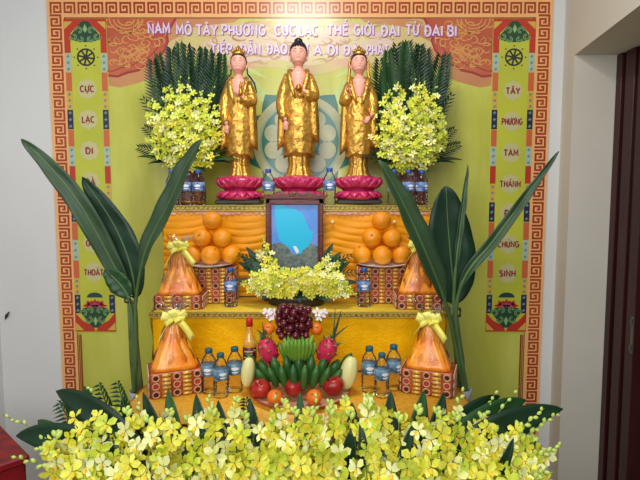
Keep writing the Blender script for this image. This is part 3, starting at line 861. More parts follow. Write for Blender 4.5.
        if kind == 'r':
            v_ = MB()
            for sd in (-1, 1):
                v_.tube([H_(sd*.030, .006, .715), H_(sd*.044, .006, .68), H_(sd*.044, .002, .63), H_(sd*.062, -.010, .585), H_(sd*.068, -.03, .50)], [.010*k, .012*k, .013*k, .016*k, .012*k], 10, flat=.7)
            v_.build('veil', M_gold, t)
    # collar of the robe: two crossing bands down the chest
    c = MB()
    for sd in (-1, 1):
        c.tube([H_(sd*.040, .012, .606), H_(sd*.050, -.020, .590), H_(sd*.050, -.046, .555), H_(sd*.042, -.060, .51), H_(sd*.030, -.066, .47), H_(sd*.018, -.070, .43)], [.010*k, .013*k, .013*k, .012*k, .011*k, .007*k], 10, flat=.6)
    c.build('collar', M_gold, robe)
    if kind == 'c':
        c = MB()   # alms bowl on the raised palm
        c.lathe([(.001, 0), (.012, .0), (.018, .008), (.019, .016), (.015, .021), (.010, .022), (.013, .026), (.007, .034), (.001, .038)], H_(.004, -.092, .458), 16)
        c.build('alms_bowl', M_gold2, t)
    elif kind == 'l':
        c = MB(); c.lathe([(.001, 0), (.009, .0), (.013, .010), (.011, .022), (.005, .030), (.005, .040), (.009, .046), (.004, .060), (.001, .072)], H_(.024, -.092, .468), 14)
        c.build('held_vase', M_gold2, t)
    else:
        c = MB(); c.tube([H_(-.070, -.098, .49), H_(-.030, -.094, .45), H_(.03, -.094, .40), H_(.062, -.092, .355)], [.0035*k]*4, 8)
        c.ball(H_(-.072, -.099, .502), .009*k, 10, 7, scale=(1, 1, 1.5)); c.build('lotus_stem', M_gold2, t)
    if kind != 'c':    # jewelled necklace
        c = MB()
        for i in range(17):
            a = (i-8)/8*1.15; c.ball(H_(sin(a)*.034, -.052-.012*cos(a), .566-.030*cos(a)), .0030*k, 7, 5)
        c.build('necklace', M_gold, skin)
    lotus_base(t, 1, rw)
    return t
statue(299, .688, .131, 'c', 'tallest middle standing golden figure with black topknot, holding a golden bowl')
statue(240.5, .64, .118, 'l', 'left standing golden figure with dark hair over shoulders and peaked crown')
statue(358, .64, .118, 'r', 'right standing golden figure with golden veil and peaked crown')

# ================================================================== OFFERINGS
TU, TM, TL = ZU+.0125, ZM+.0065, ZL+.0065     # cloth surfaces
TU = ZU+.0065
def ppx(px, Y): return at(px, 203, Y).x

# ---------------- bottles
def make_bottle(kind, label, cat_group):
    t = empty('water_bottle', (0, 0, 0), 0, label, 'bottle', cat_group)
    H = .165
    b = MB()
    rib = lambda z: .0012*sin(z*420)
    prof = [(.001, .003), (.016, 0), (.0255, .003), (.0275, .010)]
    prof += [(.0272+rib(z), z) for z in [.014+.004*i for i in range(11)]]
    prof += [(.0278, .062), (.0275, .10), (.0272, .112), (.024, .124), (.017, .136), (.0125, .144), (.0118, .150)]
    b.lathe(prof, n=20); body = b.build('bottle_body', M_clear, t)
    l = MB(); l.lathe([(.0276, .066), (.0284, .067), (.0284, .106), (.0276, .107)], n=24)
    la = l.build('label', M_label if kind == 0 else M_label2, t)
    # printed emblem: oval with wave and pale strokes
    m = MB(); 
    def onlabel(a, z, r=.0287): return Vector((sin(a)*r, -cos(a)*r, z))
    for a0 in (0, 2.1, 4.2):
        for zz, wv, hh in ((.090, .5, .006), (.077, .42, .0025)):
            m.grid(lambda u, v: onlabel(a0+(u-.5)*2*wv*math.sqrt(max(.05, 1-(2*v-1)**2)), zz+(v-.5)*2*hh, .0288), 10, 6)
    m.build('label_print', M_white, la)
    c = MB(); c.lathe([(.001, .163), (.0125, .163), (.0138, .161), (.0138, .149), (.0132, .147), (.011, .147)][::-1], n=20, mod=lambda a, z: 1+.02*sin(20*a))
    c.build('cap', M_cap if kind == 0 else M_cap2, t)
    return t
b0 = make_bottle(0, '', 'small water bottles on the altar'); b1 = make_bottle(1, '', 'small water bottles on the altar')
first = {0: b0, 1: b1}; used = {0: False, 1: False}
def bottle(kind, px, Y, z, label, s=1, rz=0):
    t = first[kind] if not used[kind] else copy_tree(first[kind])
    used[kind] = True
    t.location = (ppx(px, Y), Y, z); t.scale = (s, s, s); t.rotation_euler = (0, 0, rz); t['label'] = label
    return t
bottle(0, 268.5, -.46, TU, 'blue-labelled water bottle between the left and middle golden figures', 1.13)
bottle(0, 329.5, -.46, TU, 'blue-labelled water bottle between the middle and right golden figures', 1.16)
bottle(0, 199, -.47, TU, 'right bottle of the row in front of the left flower vase, beside the left figure', 1.1)
bottle(0, 185.5, -.47, TU, 'middle bottle of the row in front of the left flower vase', 1.1, .4)
bottle(0, 172.5, -.46, TU, 'leftmost bottle before the left flower vase, behind the dark leaf', 1.1, .9)
bottle(0, 393.5, -.46, TU, 'leftmost bottle before the right flower vase, beside the right golden figure', 1.1)
bottle(0, 408, -.47, TU, 'middle bottle before the right flower vase, partly behind a leaf', 1.1, .3)
bottle(0, 421.5, -.46, TU, 'rightmost bottle before the right flower vase', 1.1, .7)
bottle(0, 229.5, -.79, TM, 'water bottle right of the left coin-patterned box under the oranges', 1.06)
bottle(0, 364.5, -.79, TM, 'water bottle left of the right coin-patterned box under the oranges', 1.06)
bottle(1, 206, -1.13, TL, 'teal-labelled bottle, leftmost of the left front trio', 1.03)
bottle(1, 218, -1.17, TL, 'teal-labelled bottle, middle of the left front trio and nearest', 1.0, .5)
bottle(1, 232.5, -1.12, TL, 'teal-labelled bottle, rightmost of the left front trio beside the melon', 1.05, .2)
bottle(1, 370.5, -1.12, TL, 'teal-labelled bottle, leftmost of the right front trio', 1.06)
bottle(1, 383.5, -1.17, TL, 'teal-labelled bottle, middle of the right front trio and nearest', 1.0, .4)
bottle(1, 395.5, -1.10, TL, 'teal-labelled bottle, rightmost of the right front trio beside the wrapped offering', 1.06, .7)
# sauce bottle
t = empty('sauce_bottle', (ppx(248, -1.05), -1.05, TL), 0, 'tall amber bottle with a red cap and maroon label behind the platter', 'bottle')
b = MB(); b.lathe([(.001, 0), (.024, 0), (.0265, .004), (.0265, .16), (.024, .178), (.013, .205), (.0105, .225), (.0105, .235)], n=20)
b.build('bottle_body', mat('amber_liquid', srgb(214, 140, 40), .15, color2=srgb(236, 180, 80), vscale=20, coat=.6), t)
b = MB(); b.lathe([(.0266, .10), (.0275, .101), (.0275, .152), (.0266, .153)], n=20); la = b.build('label', mat('label_maroon', srgb(96, 20, 44), .4), t)
b = MB()
for zz, w_ in ((.138, .7), (.128, .5), (.114, .8)):
    b.grid(lambda u, v: Vector((sin((u-.5)*w_*2)*.0279, -cos((u-.5)*w_*2)*.0279, zz+(v-.5)*.005)), 8, 1)
b.build('label_print', mat('label_cream', srgb(230, 200, 150), .4), la)
b = MB(); b.lathe([(.0118, .232), (.0135, .234), (.0135, .262), (.012, .265), (.001, .265)], n=18); b.build('cap', mat('cap_red', srgb(200, 36, 30), .35), t)

# ---------------- boxes decorated with coin rings
def rings_on(face, W, H, nx, nz, parent, pattern):
    """face(u, v, out) -> point. columns of rings and golden rolls"""
    rg = MB(); ce = MB(); go = MB()
    for i in range(nx):
        u = (i+.5)/nx
        if pattern[i % len(pattern)] == 'r':
            for j in range(nz):
                v = (j+.5)/nz; r = min(W/nx, H/nz)*.47
                c = face(u, v, .003); ex = (face(u+.01, v, .003)-c).normalized(); ez = Vector((0, 0, 1)); en = ex.cross(ez)
                P = [c+(ex*cos(a)+ez*sin(a))*r*.82 for a in [2*PI*k/16 for k in range(17)]]
                rg.tube(P, r*.2, 6)
                ce.add([c+(ex*cos(a)+ez*sin(a))*r*.5+en*.0012 for a in [2*PI*k/12 for k in range(12)]] + [c+en*.002], [(k, (k+1) % 12, 12) for k in range(12)], (i+j) % 2)
        else:
            for j in range(nz*2):
                v = (j+.5)/nz/2
                c = face(u, v, .0); ex = (face(u+.01, v, 0)-c).normalized()
                go.tube([c-ex*W/nx*.4, c+ex*W/nx*.4], H/nz*.21, 8)
    rg.build('coin_ring', M_ring, parent); ce.build('coin_centre', [M_ringd, M_ringr], parent)
    if go.v: go.build('gold_roll', M_boxg, parent)
def coin_box(name, loc, rz, W, D, H, label, pattern, nz, group, bodym=None, nside='r'):
    t = empty(name, loc, rz, label, 'box', group)
    bx = MB().box((0, 0, H/2), (W, D, H), bev=.004).build('box_body', bodym or M_box, t, smooth=False)
    nx = len(pattern)
    rings_on(lambda u, v, o: Vector((-W/2+u*W, -D/2-o, v*H)), W, H, nx, nz, bx, pattern)
    for s in (-1, 1):
        rings_on(lambda u, v, o: Vector((s*(W/2+o), s*(u-.5)*D, v*H)), D, H, 4, nz, bx, 'rrgr')
    return t
hS = .165
YB = -.665
coin_box('coin_box', (ppx(208, YB-.06), YB, TM), 0, .215, .135, hS, 'coin-patterned red and gold box under the left pyramid of oranges', 'rgrgrgr'[:7], 5, 'coin boxes under the oranges')
coin_box('coin_box', (ppx(382.5, YB-.06), YB, TM), 0, .215, .135, hS, 'coin-patterned red and gold box under the right pyramid of oranges', 'rgrgrgr', 5, 'coin boxes under the oranges')
def plate(px, Y, z, label):
    b = MB(); b.lathe([(.001, 0), (.07, 0), (.10, .006), (.113, .012), (.1135, .014), (.10, .010), (.07, .005), (.001, .005)], n=40)
    o = b.build('plate', M_plate, loc=(ppx(px, Y), Y, z)); tag(o, label, 'plate', 'plates of oranges'); return o
plate(208, YB-.01, TM+hS+.001, 'white plate under the left pyramid of oranges'); plate(382.5, YB-.01, TM+hS+.001, 'white plate under the right pyramid of oranges')
# oranges
def make_orange():
    b = MB(); r = .0450
    prof = []
    for j in range(17):
        t_ = PI*j/16; z = -cos(t_)*r*.97
        if j >= 15: z -= .002*(j-14)
        prof.append((max(.0006, sin(t_)*r), z))
    b.lathe(prof, n=28)
    t = b.build('orange', M_orange)
    c = MB(); c.lathe([(.004, r*.955), (.0045, r*.97), (.002, r*.985), (.0004, r*.985)], n=7, mod=lambda a, z: 1+.3*cos(5*a)); c.build('calyx', mat('calyx_green', srgb(110, 130, 40), .5), t)
    return t
org = make_orange(); fo = [True]
def orange(px, py, Y, label, tilt):
    t = org if fo[0] else copy_tree(org)
    fo[0] = False
    p = at(px, py, Y); t.location = p; t.rotation_euler = tilt
    tag(t, label, 'orange', 'oranges piled on plates'); return t
zp = TM+hS+.008
Yf = -.70
def pile(cx, dx, side, tl):
    r = .0450
    zb = zp+r
    bx = ppx(cx, Yf)
    S = .093/2
    def put(x, y, z, label, rot):
        t = org if fo[0] else copy_tree(org)
        fo[0] = False; t.location = (x, y, z); t.rotation_euler = rot; tag(t, label, 'orange', 'oranges piled on plates')
    put(bx-.090, -.660, zb, f'orange at the left of the bottom row in the {side} pyramid', (.3, -.4, 0))
    put(bx, -.700, zb, f'orange in the middle of the bottom row in the {side} pyramid', (.75, .1, 1))
    put(bx+.090, -.665, zb, f'orange at the right of the bottom row in the {side} pyramid', (.2, .5, 2))
    put(bx-.046-tl*.01, -.665, zb+.079, f'left orange of the second row in the {side} pyramid', (1.2, -.3, 0))
    put(bx+.049, -.662, zb+.076, f'right orange of the second row in the {side} pyramid', (.4, .3, 1))
    put(bx+tl*.012, -.650, zb+.157, f'topmost orange of the {side} pyramid', (.5, .2, 3))
pile(209.5, .09, 'left', -.0); pile(383, .09, 'right', .0)

# ---------------- cellophane wrapped offerings
def package(px, Y, z, rz, W, D, hb, H, label, seed, lean=0, tails=1):
    rr = random.Random(seed)
    t = empty('wrapped_offering', (ppx(px, Y), Y, z), rz, label, 'offering package', 'wrapped offerings with yellow bows')
    bx = MB().box((0, 0, hb/2), (W, D, hb), bev=.004).build('box', M_box, t, smooth=False)
    nz = max(2, round(hb/.034))
    rings_on(lambda u, v, o: Vector((-W/2+u*W, -D/2-o, v*hb)), W, hb, 5, nz, bx, 'rgrgr')
    for s in (-1, 1):
        MB().box((s*(W/2+.001), 0, hb/2), (.003, D*.96, hb*.96)).build('side_panel', M_boxd, bx, smooth=False)
        rings_on(lambda u, v, o: Vector((s*(W/2+o+.002), s*(u-.5)*D, v*hb)), D, hb, 4, nz, bx, 'rrrr')
    neck = H*.92
    n = 48
    def ring(v, grow, zz, fold, ph):
        # v 0 bottom .. 1 neck, squarish at the base
        w0 = lerp(W*.47, .012, v**.82)*(1+.10*sin(PI*v)); d0 = lerp(D*.47, .012, v**.82)*(1+.12*sin(PI*v))
        r = []
        for i in range(n):
            a = 2*PI*i/n
            sq = lerp(5.0, 2, min(1, v*1.8)); c, s_ = cos(a), sin(a)
            x = math.copysign(abs(c)**(2/sq), c)*(w0+grow); y = math.copysign(abs(s_)**(2/sq), s_)*(d0+grow)
            k = 1+fold*(.5*sin(9*a+ph+v*2)+.5*sin(16*a+ph*2))*(.3+v)
            r.append(Vector((x*k+lean*v*v, y*k, zz)))
        return r
    w_ = MB(); w_.loft([ring(j/14, 0, hb+.002+(neck-hb)*(j/14), .10, seed) for j in range(15)])
    wr = w_.build('orange_wrap', M_wrap, t)
    m = MB()   # printed gold characters-like motif on the wrap
    for k in range(5):
        zz = hb+(neck-hb)*.42 - k*.006
        m.tube([Vector((.005+(-.012), -D*.30, zz)), Vector((.017, -D*.30, zz))], .0012, 6)
    # cellophane: crumpled outer film and flared tuft over the knot
    c = MB()
    R_ = [ring(j/14, .010+.004*sin(j*1.3), hb*.3+(neck-hb*.3)*(j/14), .16, seed+2) for j in range(15)]
    for j in range(1, 6):
        v = j/5; rad = .012+.035*v**1.3
        R_.append([Vector((cos(2*PI*i/n)*rad*(1+.25*sin(7*2*PI*i/n+seed)*v)+lean, sin(2*PI*i/n)*rad*(1+.25*cos(5*2*PI*i/n)*v), neck+.05*v*(1+.18*sin(11*2*PI*i/n)))) for i in range(n)])
    c.loft(R_, False); c.build('cellophane_wrap', M_cello, t)
    # ribbon bow: knot, four loops, two tails
    bw_ = MB(); K0 = Vector((lean, -.018, neck))
    bw_.ball(K0, .010, 10, 7)
    for k, (dx, dz, L) in enumerate(((-1, .35, .050), (1, .45, .050), (-.75, -.25, .040), (.8, -.2, .040), (-.25, .95, .036), (.35, .9, .034), (.1, -.1, .03))):
        d = Vector((dx, -.25, dz)).normalized(); side = Vector((-dz, -.1, dx)).normalized()
        def lp(u, v, d=d, side=side, L=L):
            a = 2*PI*u; rad = sin(a/2)
            p = K0 + d*(L*(1-cos(a))/2) + Vector((0, -1, 0))*(.012*sin(a)) + side*(v-.5)*(.026*rad+.006)
            return p
        bw_.grid(lp, 14, 3)
    if tails:
        for s in (-1, 1):
            e = K0+Vector((s*rr.uniform(.055, .075), -.03, -rr.uniform(.06, .09)))
            p = bez(K0, K0+Vector((s*.03, -.03, -.012)), e, 10)
            bw_.add([q+Vector((.007, 0, .011))*1 for q in p]+[q-Vector((.007, 0, .011)) for q in p], [(i, i+1, 12+i, 11+i) for i in range(10)])
    bw_.build('ribbon_bow', M_ribbon, t, solid=.0012)
    return t
package(179, -.80, TM, .05, .20, .125, .062, .285, 'cellophane-wrapped orange offering with yellow bow left of the left oranges', 1)
package(419, -.80, TM, -.06, .19, .125, .066, .290, 'cellophane-wrapped orange offering with yellow bow right of the right oranges', 2)
package(171, -1.10, TL, math.radians(22), .185, .15, .092, .305, 'largest wrapped orange offering at the lower left, yellow bow on top', 3)
package(432, -1.10, TL, math.radians(-20), .185, .14, .092, .295, 'wrapped orange offering at the lower right with long pale ribbon tails', 4)

# ---------------- framed portrait
YP = -.64
t = empty('framed_portrait', (ppx(294.5, YP), YP, TM), 0, 'carved brown wooden picture frame with blue picture in front of the middle figure', 'picture frame')
k = 1/ppm(YP); W = 57*k; zt_ = at(294, 199, YP).z-TM; zi = at(294, 206, YP).z-TM
b = MB()
sw = 5.0*k
for s in (-1, 1):
    b.box((s*(W/2-sw/2), 0, zt_/2), (sw, .026, zt_), bev=.003); b.box((s*(W/2-sw*.9), -.010, zt_/2), (sw*.35, .014, zt_-.01), bev=.002)
b.box((0, 0, zt_-sw/2), (W, .026, sw), bev=.003); b.box((0, 0, .05), (W, .026, .03), bev=.003)
b.box((0, 0, .02), (W*1.1, .06, .04), bev=.005); b.box((0, -.012, zt_-sw*.9), (W-sw, .012, sw*.35), bev=.002)
b.build('frame', M_wood, t, smooth=False)
b = MB(); zc = zt_
b.box((0, 0, zc+.006), (W*1.08, .034, .014), bev=.003)
pts = []
for i in range(41):
    u = i/40*2-1
    pts.append((u*W*.53, zc+.012+.022*(1-abs(u)**2.5)*(.75+.25*cos(u*14))+.004))
b.prism(pts[::-1]+[(-W*.53, zc+.010), (W*.53, zc+.010)], -.010, .010)
cr = b.build('crest', M_wood, t, smooth=False)
b = MB()
for s in (-1, 1):
    for j in range(4):
        cx = s*(.018+.031*j); r0 = .0095-.001*j
        b.tube([(cx+s*r0*(1-q*.09)*cos(q*.7), -.013, zc+.021-.002*j+r0*(1-q*.09)*sin(q*.7)) for q in range(10)], [.0022]*9+[.001], 6)
    b.ball((s*W*.545, -.004, zc+.018), .010, 10, 7)
b.ball((0, -.014, zc+.026), .008, 10, 7)
b.build('carving', M_woodl, cr)
# picture: blue ground, cyan irregular patch, grey-green textured garment below
pw = W/2-sw*.8; z0p = .07; z1p = zt_-sw*.8
b = MB(); b.box((0, -.002, (z0p+z1p)/2), (2*pw, .006, z1p-z0p))
pic = b.build('picture', mat('pic_blue', srgb(74, 150, 232), .25, color2=srgb(130, 158, 230), vscale=9, coat=.4), t, smooth=False)
PXf = lambda px, py: ((px-294.5)*k, at(294, py, YP).z-TM)
b = MB()
poly = [PXf(*p) for p in ((275, 206), (283, 204), (287, 208), (295, 209), (303, 214), (306, 222), (310, 231), (314, 233), (309, 246), (303, 250), (301, 254), (297, 253), (290, 248), (284, 244), (279, 240), (276, 226))]
b.prism(poly[::-1], -.0066, -.0049); b.build('cyan_patch', mat('pic_cyan', srgb(30, 196, 236), .3, coat=.3), pic, smooth=False)
b = MB(); lx = -pw*.99
top = [(-1, 246), (-.8, 242.5), (-.55, 243), (-.3, 247), (-.12, 253), (.05, 255), (.2, 252), (.4, 245), (.65, 243), (1, 247)]
pl = [(u*pw, at(294, y, YP).z-TM) for u, y in top]
b.prism(pl[::-1]+[(-pw, z0p), (pw, z0p)], -.0062, -.0049)
b.build('grey_garment', mat('pic_grey', srgb(84, 98, 96), .3, color2=srgb(132, 142, 132), vscale=70, coat=.3), pic, smooth=False)
b = MB(); b.prism([PXf(*p) for p in ((293, 246), (296, 246), (299, 251), (297, 254), (295, 251))][::-1], -.0068, -.006); b.build('white_fleck', M_white, pic, smooth=False)

# ---------------- fruit platter
YPl = -1.14
fx_ = ppx(299.5, YPl)
b = MB(); b.lathe([(.001, 0), (.10, 0), (.15, .006), (.188, .016), (.19, .019), (.15, .011), (.10, .006), (.001, .006)], n=48)
pl_ = b.build('fruit_platter', M_platt, loc=(fx_, YPl, TL)); tag(pl_, 'wide platter with reddish rim holding the stacked fruit', 'platter')
b = MB(); b.tube([(.188*cos(2*PI*k/48), .188*sin(2*PI*k/48), .019) for k in range(49)], .0032, 8); b.build('rim', M_plater, pl_)
zpl = TL+.007
def fruit_ball(name, m, r, px, py, Y, label, group, rot=(0, 0, 0), prof=None, zfix=None, extra=None):
    p = at(px, py, Y)
    if zfix is not None: p.z = zfix
    b = MB()
    pr = []
    for j in range(17):
        t_ = PI*j/16; rr_ = sin(t_)*r; z = -cos(t_)*r
        if prof == 'apple':
            rr_ = r*(sin(t_)**.9)*(1+.06*cos(t_)*-1) if 0 < j < 16 else 0; z = -cos(t_)*r*.88
            if j >= 14: z -= (.006*(j-13)**1.2)*r/.038
            if j <= 1: z += .004
        elif prof == 'mand': z *= .84
        pr.append((max(.0006, rr_), z))
    b.lathe(pr, n=28, mod=(lambda a, z: 1+.025*cos(5*a)) if prof == 'apple' else None)
    t = b.build(name, m, loc=p); t.rotation_euler = rot
    s_ = MB()
    if prof == 'apple': s_.tube([(0, 0, r*.55), (.001, 0, r*.8), (.005, 0, r*1.05)], [.0014, .0016, .002], 6); s_.build('stem', M_wood, t)
    else: s_.lathe([(.004, r*.80), (.005, r*.83), (.002, r*.87), (.0004, r*.87)], n=7, mod=lambda a, z: 1+.3*cos(5*a)); s_.build('calyx', MATS['calyx_green'], t)
    tag(t, label, name.replace('_', ' '), group); return t
fruit_ball('apple', M_apple, .037, 260.5, 388, -1.22, 'dark red apple at the left front of the platter', 'apples on the platter', (.2, -.15, 0), 'apple', zfix=zpl+.040)
fruit_ball('apple', M_apple, .034, 293.5, 386, -1.21, 'red and yellow apple in the middle front of the platter', 'apples on the platter', (.15, .1, 2), 'apple', zfix=zpl+.042)
fruit_ball('apple', M_apple, .039, 333, 386, -1.20, 'bright red apple at the right front of the platter', 'apples on the platter', (.2, .15, 4), 'apple', zfix=zpl+.044)
fruit_ball('mandarin', M_mand, .028, 275, 393, -1.275, 'mandarin between the left and middle apples on the platter', 'mandarins on the fruit pile', (.5, .3, 0), 'mand', zfix=zpl+.032)
fruit_ball('mandarin', M_mand, .028, 314, 393, -1.275, 'mandarin between the middle and right apples on the platter', 'mandarins on the fruit pile', (.7, -.3, 0), 'mand', zfix=zpl+.032)
# pale melons either side
def melon(px, py, Y, L, r, tilt, label):
    b = MB(); b.lathe([(max(.0006, r*sin(PI*j/14)**.85 if 0 < j < 14 else 0), -cos(PI*j/14)*L/2) for j in range(15)], n=24, mod=lambda a, z: 1+.03*cos(8*a))
    p = at(px, py, Y); t = b.build('pale_mango', M_melon, loc=p); t.rotation_euler = tilt
    s_ = MB(); s_.tube([(0, 0, L/2-.003), (.001, 0, L/2+.008)], [.003, .002], 6); s_.build('stem', M_stem, t)
    tag(t, label, 'fruit', 'pale mangoes on the platter')
melon(248, 372, -1.16, .112, .026, (0, .12, 0), 'pale yellow elongated fruit standing at the left end of the platter')
melon(348.5, 373, -1.15, .128, .033, (0, .22, 0), 'pale yellow elongated fruit leaning at the right end of the platter')
# bananas: hands of fingers
def finger(mb, p, d, L, r, bend, n=9):
    p = Vector(p); d = Vector(d).normalized(); pts = []; rad = []
    for i in range(n):
        v = i/(n-1)
        pts.append(p+d*L*v+Vector(bend)*(v*(1-v))*4)
        rad.append(r*(.35+.65*min(1, v*5))*(1 if v < .72 else max(.22, 1-((v-.72)/.28)**1.6*.8)))
    mb.tube(pts, rad, 9)
t = empty('banana_hand', (fx_, YPl-.02, zpl+.125), 0, 'bright green hand of small bananas in the middle of the fruit pile', 'bananas', 'green banana hands')
pc = lambda px, py, Y: at(px, py, Y)-Vector(t.location)
for i in range(10):
    u = (i-4.5)/4.5; m = MB()
    p0 = pc(298+u*10, 363-abs(u)*2, -1.175+.03*abs(u)); p1 = pc(297.5+u*18, 339+abs(u)*3, -1.215+.05*u*u)
    finger(m, p0, p1-p0, (p1-p0).length, .0092, (u*.003, -.012, 0)); m.build('banana', M_banana, t)
for i in range(7):
    u = (i-3)/3; m = MB()
    p0 = pc(298+u*8, 352, -1.19); p1 = pc(298+u*15, 335, -1.175)
    finger(m, p0, p1-p0, (p1-p0).length, .008, (u*.002, -.003, 0)); m.build('banana', M_banana, t)
m = MB(); m.ball(pc(298, 366, -1.15), .022, 12, 8); m.build('stalk', M_stem, t)
t = empty('banana_hand', (fx_, YPl, zpl+.03), 0, 'ring of dark green thick bananas around the lower half of the fruit pile', 'bananas', 'green banana hands')
pc = lambda px, py, Y: at(px, py, Y)-Vector(t.location)
spec = []
for i in range(9):
    u = (i-4)/4; spec.append((299+u*34, 386-abs(u)*6, 299+u*52, 356+u*u*8, -1.175+.05*u*u, .0175))
for i in range(8):
    u = (i-3.5)/3.5; spec.append((299+u*30, 391-abs(u)*6, 299+u*42, 366+u*u*4, -1.215+.05*u*u, .0135))
for i in range(6):
    u = (i-2.5)/2.5; spec.append((299+u*36, 374, 299+u*52, 350+abs(u)*4, -1.13+.03*u*u, .0145))
for i, (x0, y0, x1, y1, Y, r) in enumerate(spec):
    m = MB(); p0 = pc(x0, y0, Y); p1 = pc(x1, y1, Y-.01)
    finger(m, p0, p1-p0, (p1-p0).length*1.05, r, (0, -.006, 0)); m.build('banana', M_banana2, t)
m = MB(); m.lathe([(.001, 0), (.05, 0), (.055, .01), (.04, .025), (.001, .03)], n=24); m.build('stalk', M_stem, t)
# dragon fruits
def dragon(px, py, Y, r, L, d, label, seed, leaves):
    rr = random.Random(seed); p = at(px, py, Y); M = align(d)
    b = MB(); b.lathe([(max(.0008, r*(sin(PI*j/14)**.8) if 0 < j < 14 else 0), -cos(PI*j/14)*L/2) for j in range(15)], M=M, n=24)
    t = b.build('dragon_fruit', M_dragon, loc=p); tag(t, label, 'dragon fruit', 'dragon fruits on the fruit pile')
    s_ = MB(); tips = MB()
    for j in range(26):
        v = .12+.8*(j/25); a = j*2.4; rad = r*(sin(PI*v)**.8); z = -cos(PI*v)*L/2
        o = Vector((cos(a)*rad*.96, sin(a)*rad*.96, z)); out = Vector((cos(a), sin(a), 1.1)).normalized(); sd = Vector((-sin(a), cos(a), 0))
        h = .016+.012*v; q = [o-sd*.008, o+sd*.008, o+out*h*.6+sd*.003, o+out*h, o+out*h*.6-sd*.003, o+Vector((cos(a), sin(a), 0))*.004+out*h*.4]
        s_.add([M@x for x in q], [(0, 1, 5), (1, 2, 5), (2, 3, 5), (3, 4, 5), (4, 0, 5)], 0 if v < .4 else 1)
    s_.build('scale', [M_dragon, M_dscale], t, solid=.0015)
    if leaves:
        for e in leaves:
            l = MB(); q = at(*e); st_ = M@Vector((0, 0, L/2)); P = bez(st_, (st_+(q-p))*.5+Vector((.006, 0, .012)), q-p, 10)
            l.tube(P, [.007*(1-.085*i)+.001 for i in range(11)], 6, flat=.45); l.build('leaf', M_leaf3, t)
    return t
dragon(268, 350, -1.15, .036, .098, (-.35, -.2, .9), 'pink dragon fruit left of the bright green bananas', 1, [(262, 322, -1.13), (257, 330, -1.12), (266, 326, -1.12)])
dragon(327, 350, -1.15, .036, .098, (.4, -.2, .9), 'pink dragon fruit right of the bright green bananas, with long green leaves', 2, [(335, 308, -1.12), (341, 311, -1.11), (348, 326, -1.12), (338, 318, -1.14)])
fruit_ball('mandarin', M_mand, .0235, 268.5, 329, -1.12, 'small mandarin at the left of the red grapes', 'mandarins on the fruit pile', (.9, 0, 0), 'mand')
fruit_ball('mandarin', M_mand, .0235, 316.5, 329, -1.12, 'small mandarin at the right of the red grapes', 'mandarins on the fruit pile', (1.0, .2, 0), 'mand')
# grapes
t = empty('grape_bunch', (ppx(293, -1.14), -1.14, at(293, 338, -1.14).z), 0, 'bunch of dark red grapes crowning the fruit pile', 'grapes')
rr = random.Random(9); pcs = []
gm = MB(); gm.ball((0, 0, 0), .0135, 14, 9, scale=(1, 1, 1.12)); g0 = gm.build('grape', M_grape, t); done = False
tries = 0
while len(pcs) < 58 and tries < 9000:
    tries += 1
    px = rr.uniform(278, 310); py = rr.uniform(307, 338); hw_ = 17*(1-((py-320)/24)**2*.6)
    if abs(px-293.5) > hw_: continue
    Y = -1.14 - .05*math.sqrt(max(0, 1-((px-293.5)/18)**2))*rr.uniform(-.3, 1)
    p = at(px, py, Y)-Vector(t.location)
    if any((p-q).length < .0205 for q in pcs): continue
    g = g0 if not done else g0.copy()
    if done: col.objects.link(g); g.parent = t
    done = True
    g.location = p; g.rotation_euler = (rr.uniform(-.6, .6), rr.uniform(-.6, .6), 0); pcs.append(p)
m = MB(); m.tube([(0, .0, -.03), (.002, 0, .05), (.004, .004, .10), (.0, .006, .125)], [.004, .003, .003, .003], 6)
for q in pcs[::3]: m.tube([(0.003, .002, max(-.02, q.z+.01)), q], .0011, 4)
m.build('stalk', M_stem, t)

# ================================================================== FLOWERS AND FOLIAGE
def rot_to(n, roll):
    return align(n, roll)
def bloom(mb, c, n, s, roll, rr, pm=0):
    """one open orchid: three sepals, two broad petals, a lip. n = facing"""
    M = rot_to(n, roll); c = Vector(c)
    for k in range(5):
        a = 2*PI*k/5 + PI/2 + rr.uniform(-.22, .22)
        L = s*(.52 if k in (0, 2, 3) else .55)*rr.uniform(.9, 1.1); w_ = s*(.125 if k in (0, 2, 3) else .185); cup = rr.uniform(-.25, .85)
        d = Vector((cos(a), sin(a), 0)); q = Vector((-sin(a), cos(a), 0)); z = Vector((0, 0, 1))
        P = [d*s*.03, d*L*.35+q*w_*.8+z*L*cup*.25, d*L*.35+z*L*cup*.05, d*L*.35-q*w_*.8+z*L*cup*.25,
             d*L*.72+q*w_+z*L*cup*.5, d*L*.75+z*L*cup*.35, d*L*.72-q*w_+z*L*cup*.5, d*L+z*L*cup*.35+q*w_*.15]
        mb.add([c+M@p for p in P], [(0, 2, 1), (0, 3, 2), (1, 2, 5, 4), (2, 3, 6, 5), (4, 5, 7), (5, 6, 7)], pm)
    # lip: small cupped tongue
    P = [Vector((0, -s*.02, s*.05)), Vector((s*.09, -s*.12, s*.16)), Vector((0, -s*.16, s*.10)), Vector((-s*.09, -s*.12, s*.16)), Vector((0, -s*.30, s*.14)), Vector((s*.08, -s*.24, s*.17)), Vector((-s*.08, -s*.24, s*.17))]
    mb.add([c+M@p for p in P], [(0, 2, 1), (0, 3, 2), (1, 2, 5), (2, 4, 5), (2, 3, 6), (2, 6, 4)], 2)
def bud(mb, c, d, L, r):
    M = align(d); mb.lathe([(.0004, 0), (r*.7, L*.2), (r, L*.5), (r*.75, L*.8), (.0004, L)], c, 7, M=M)
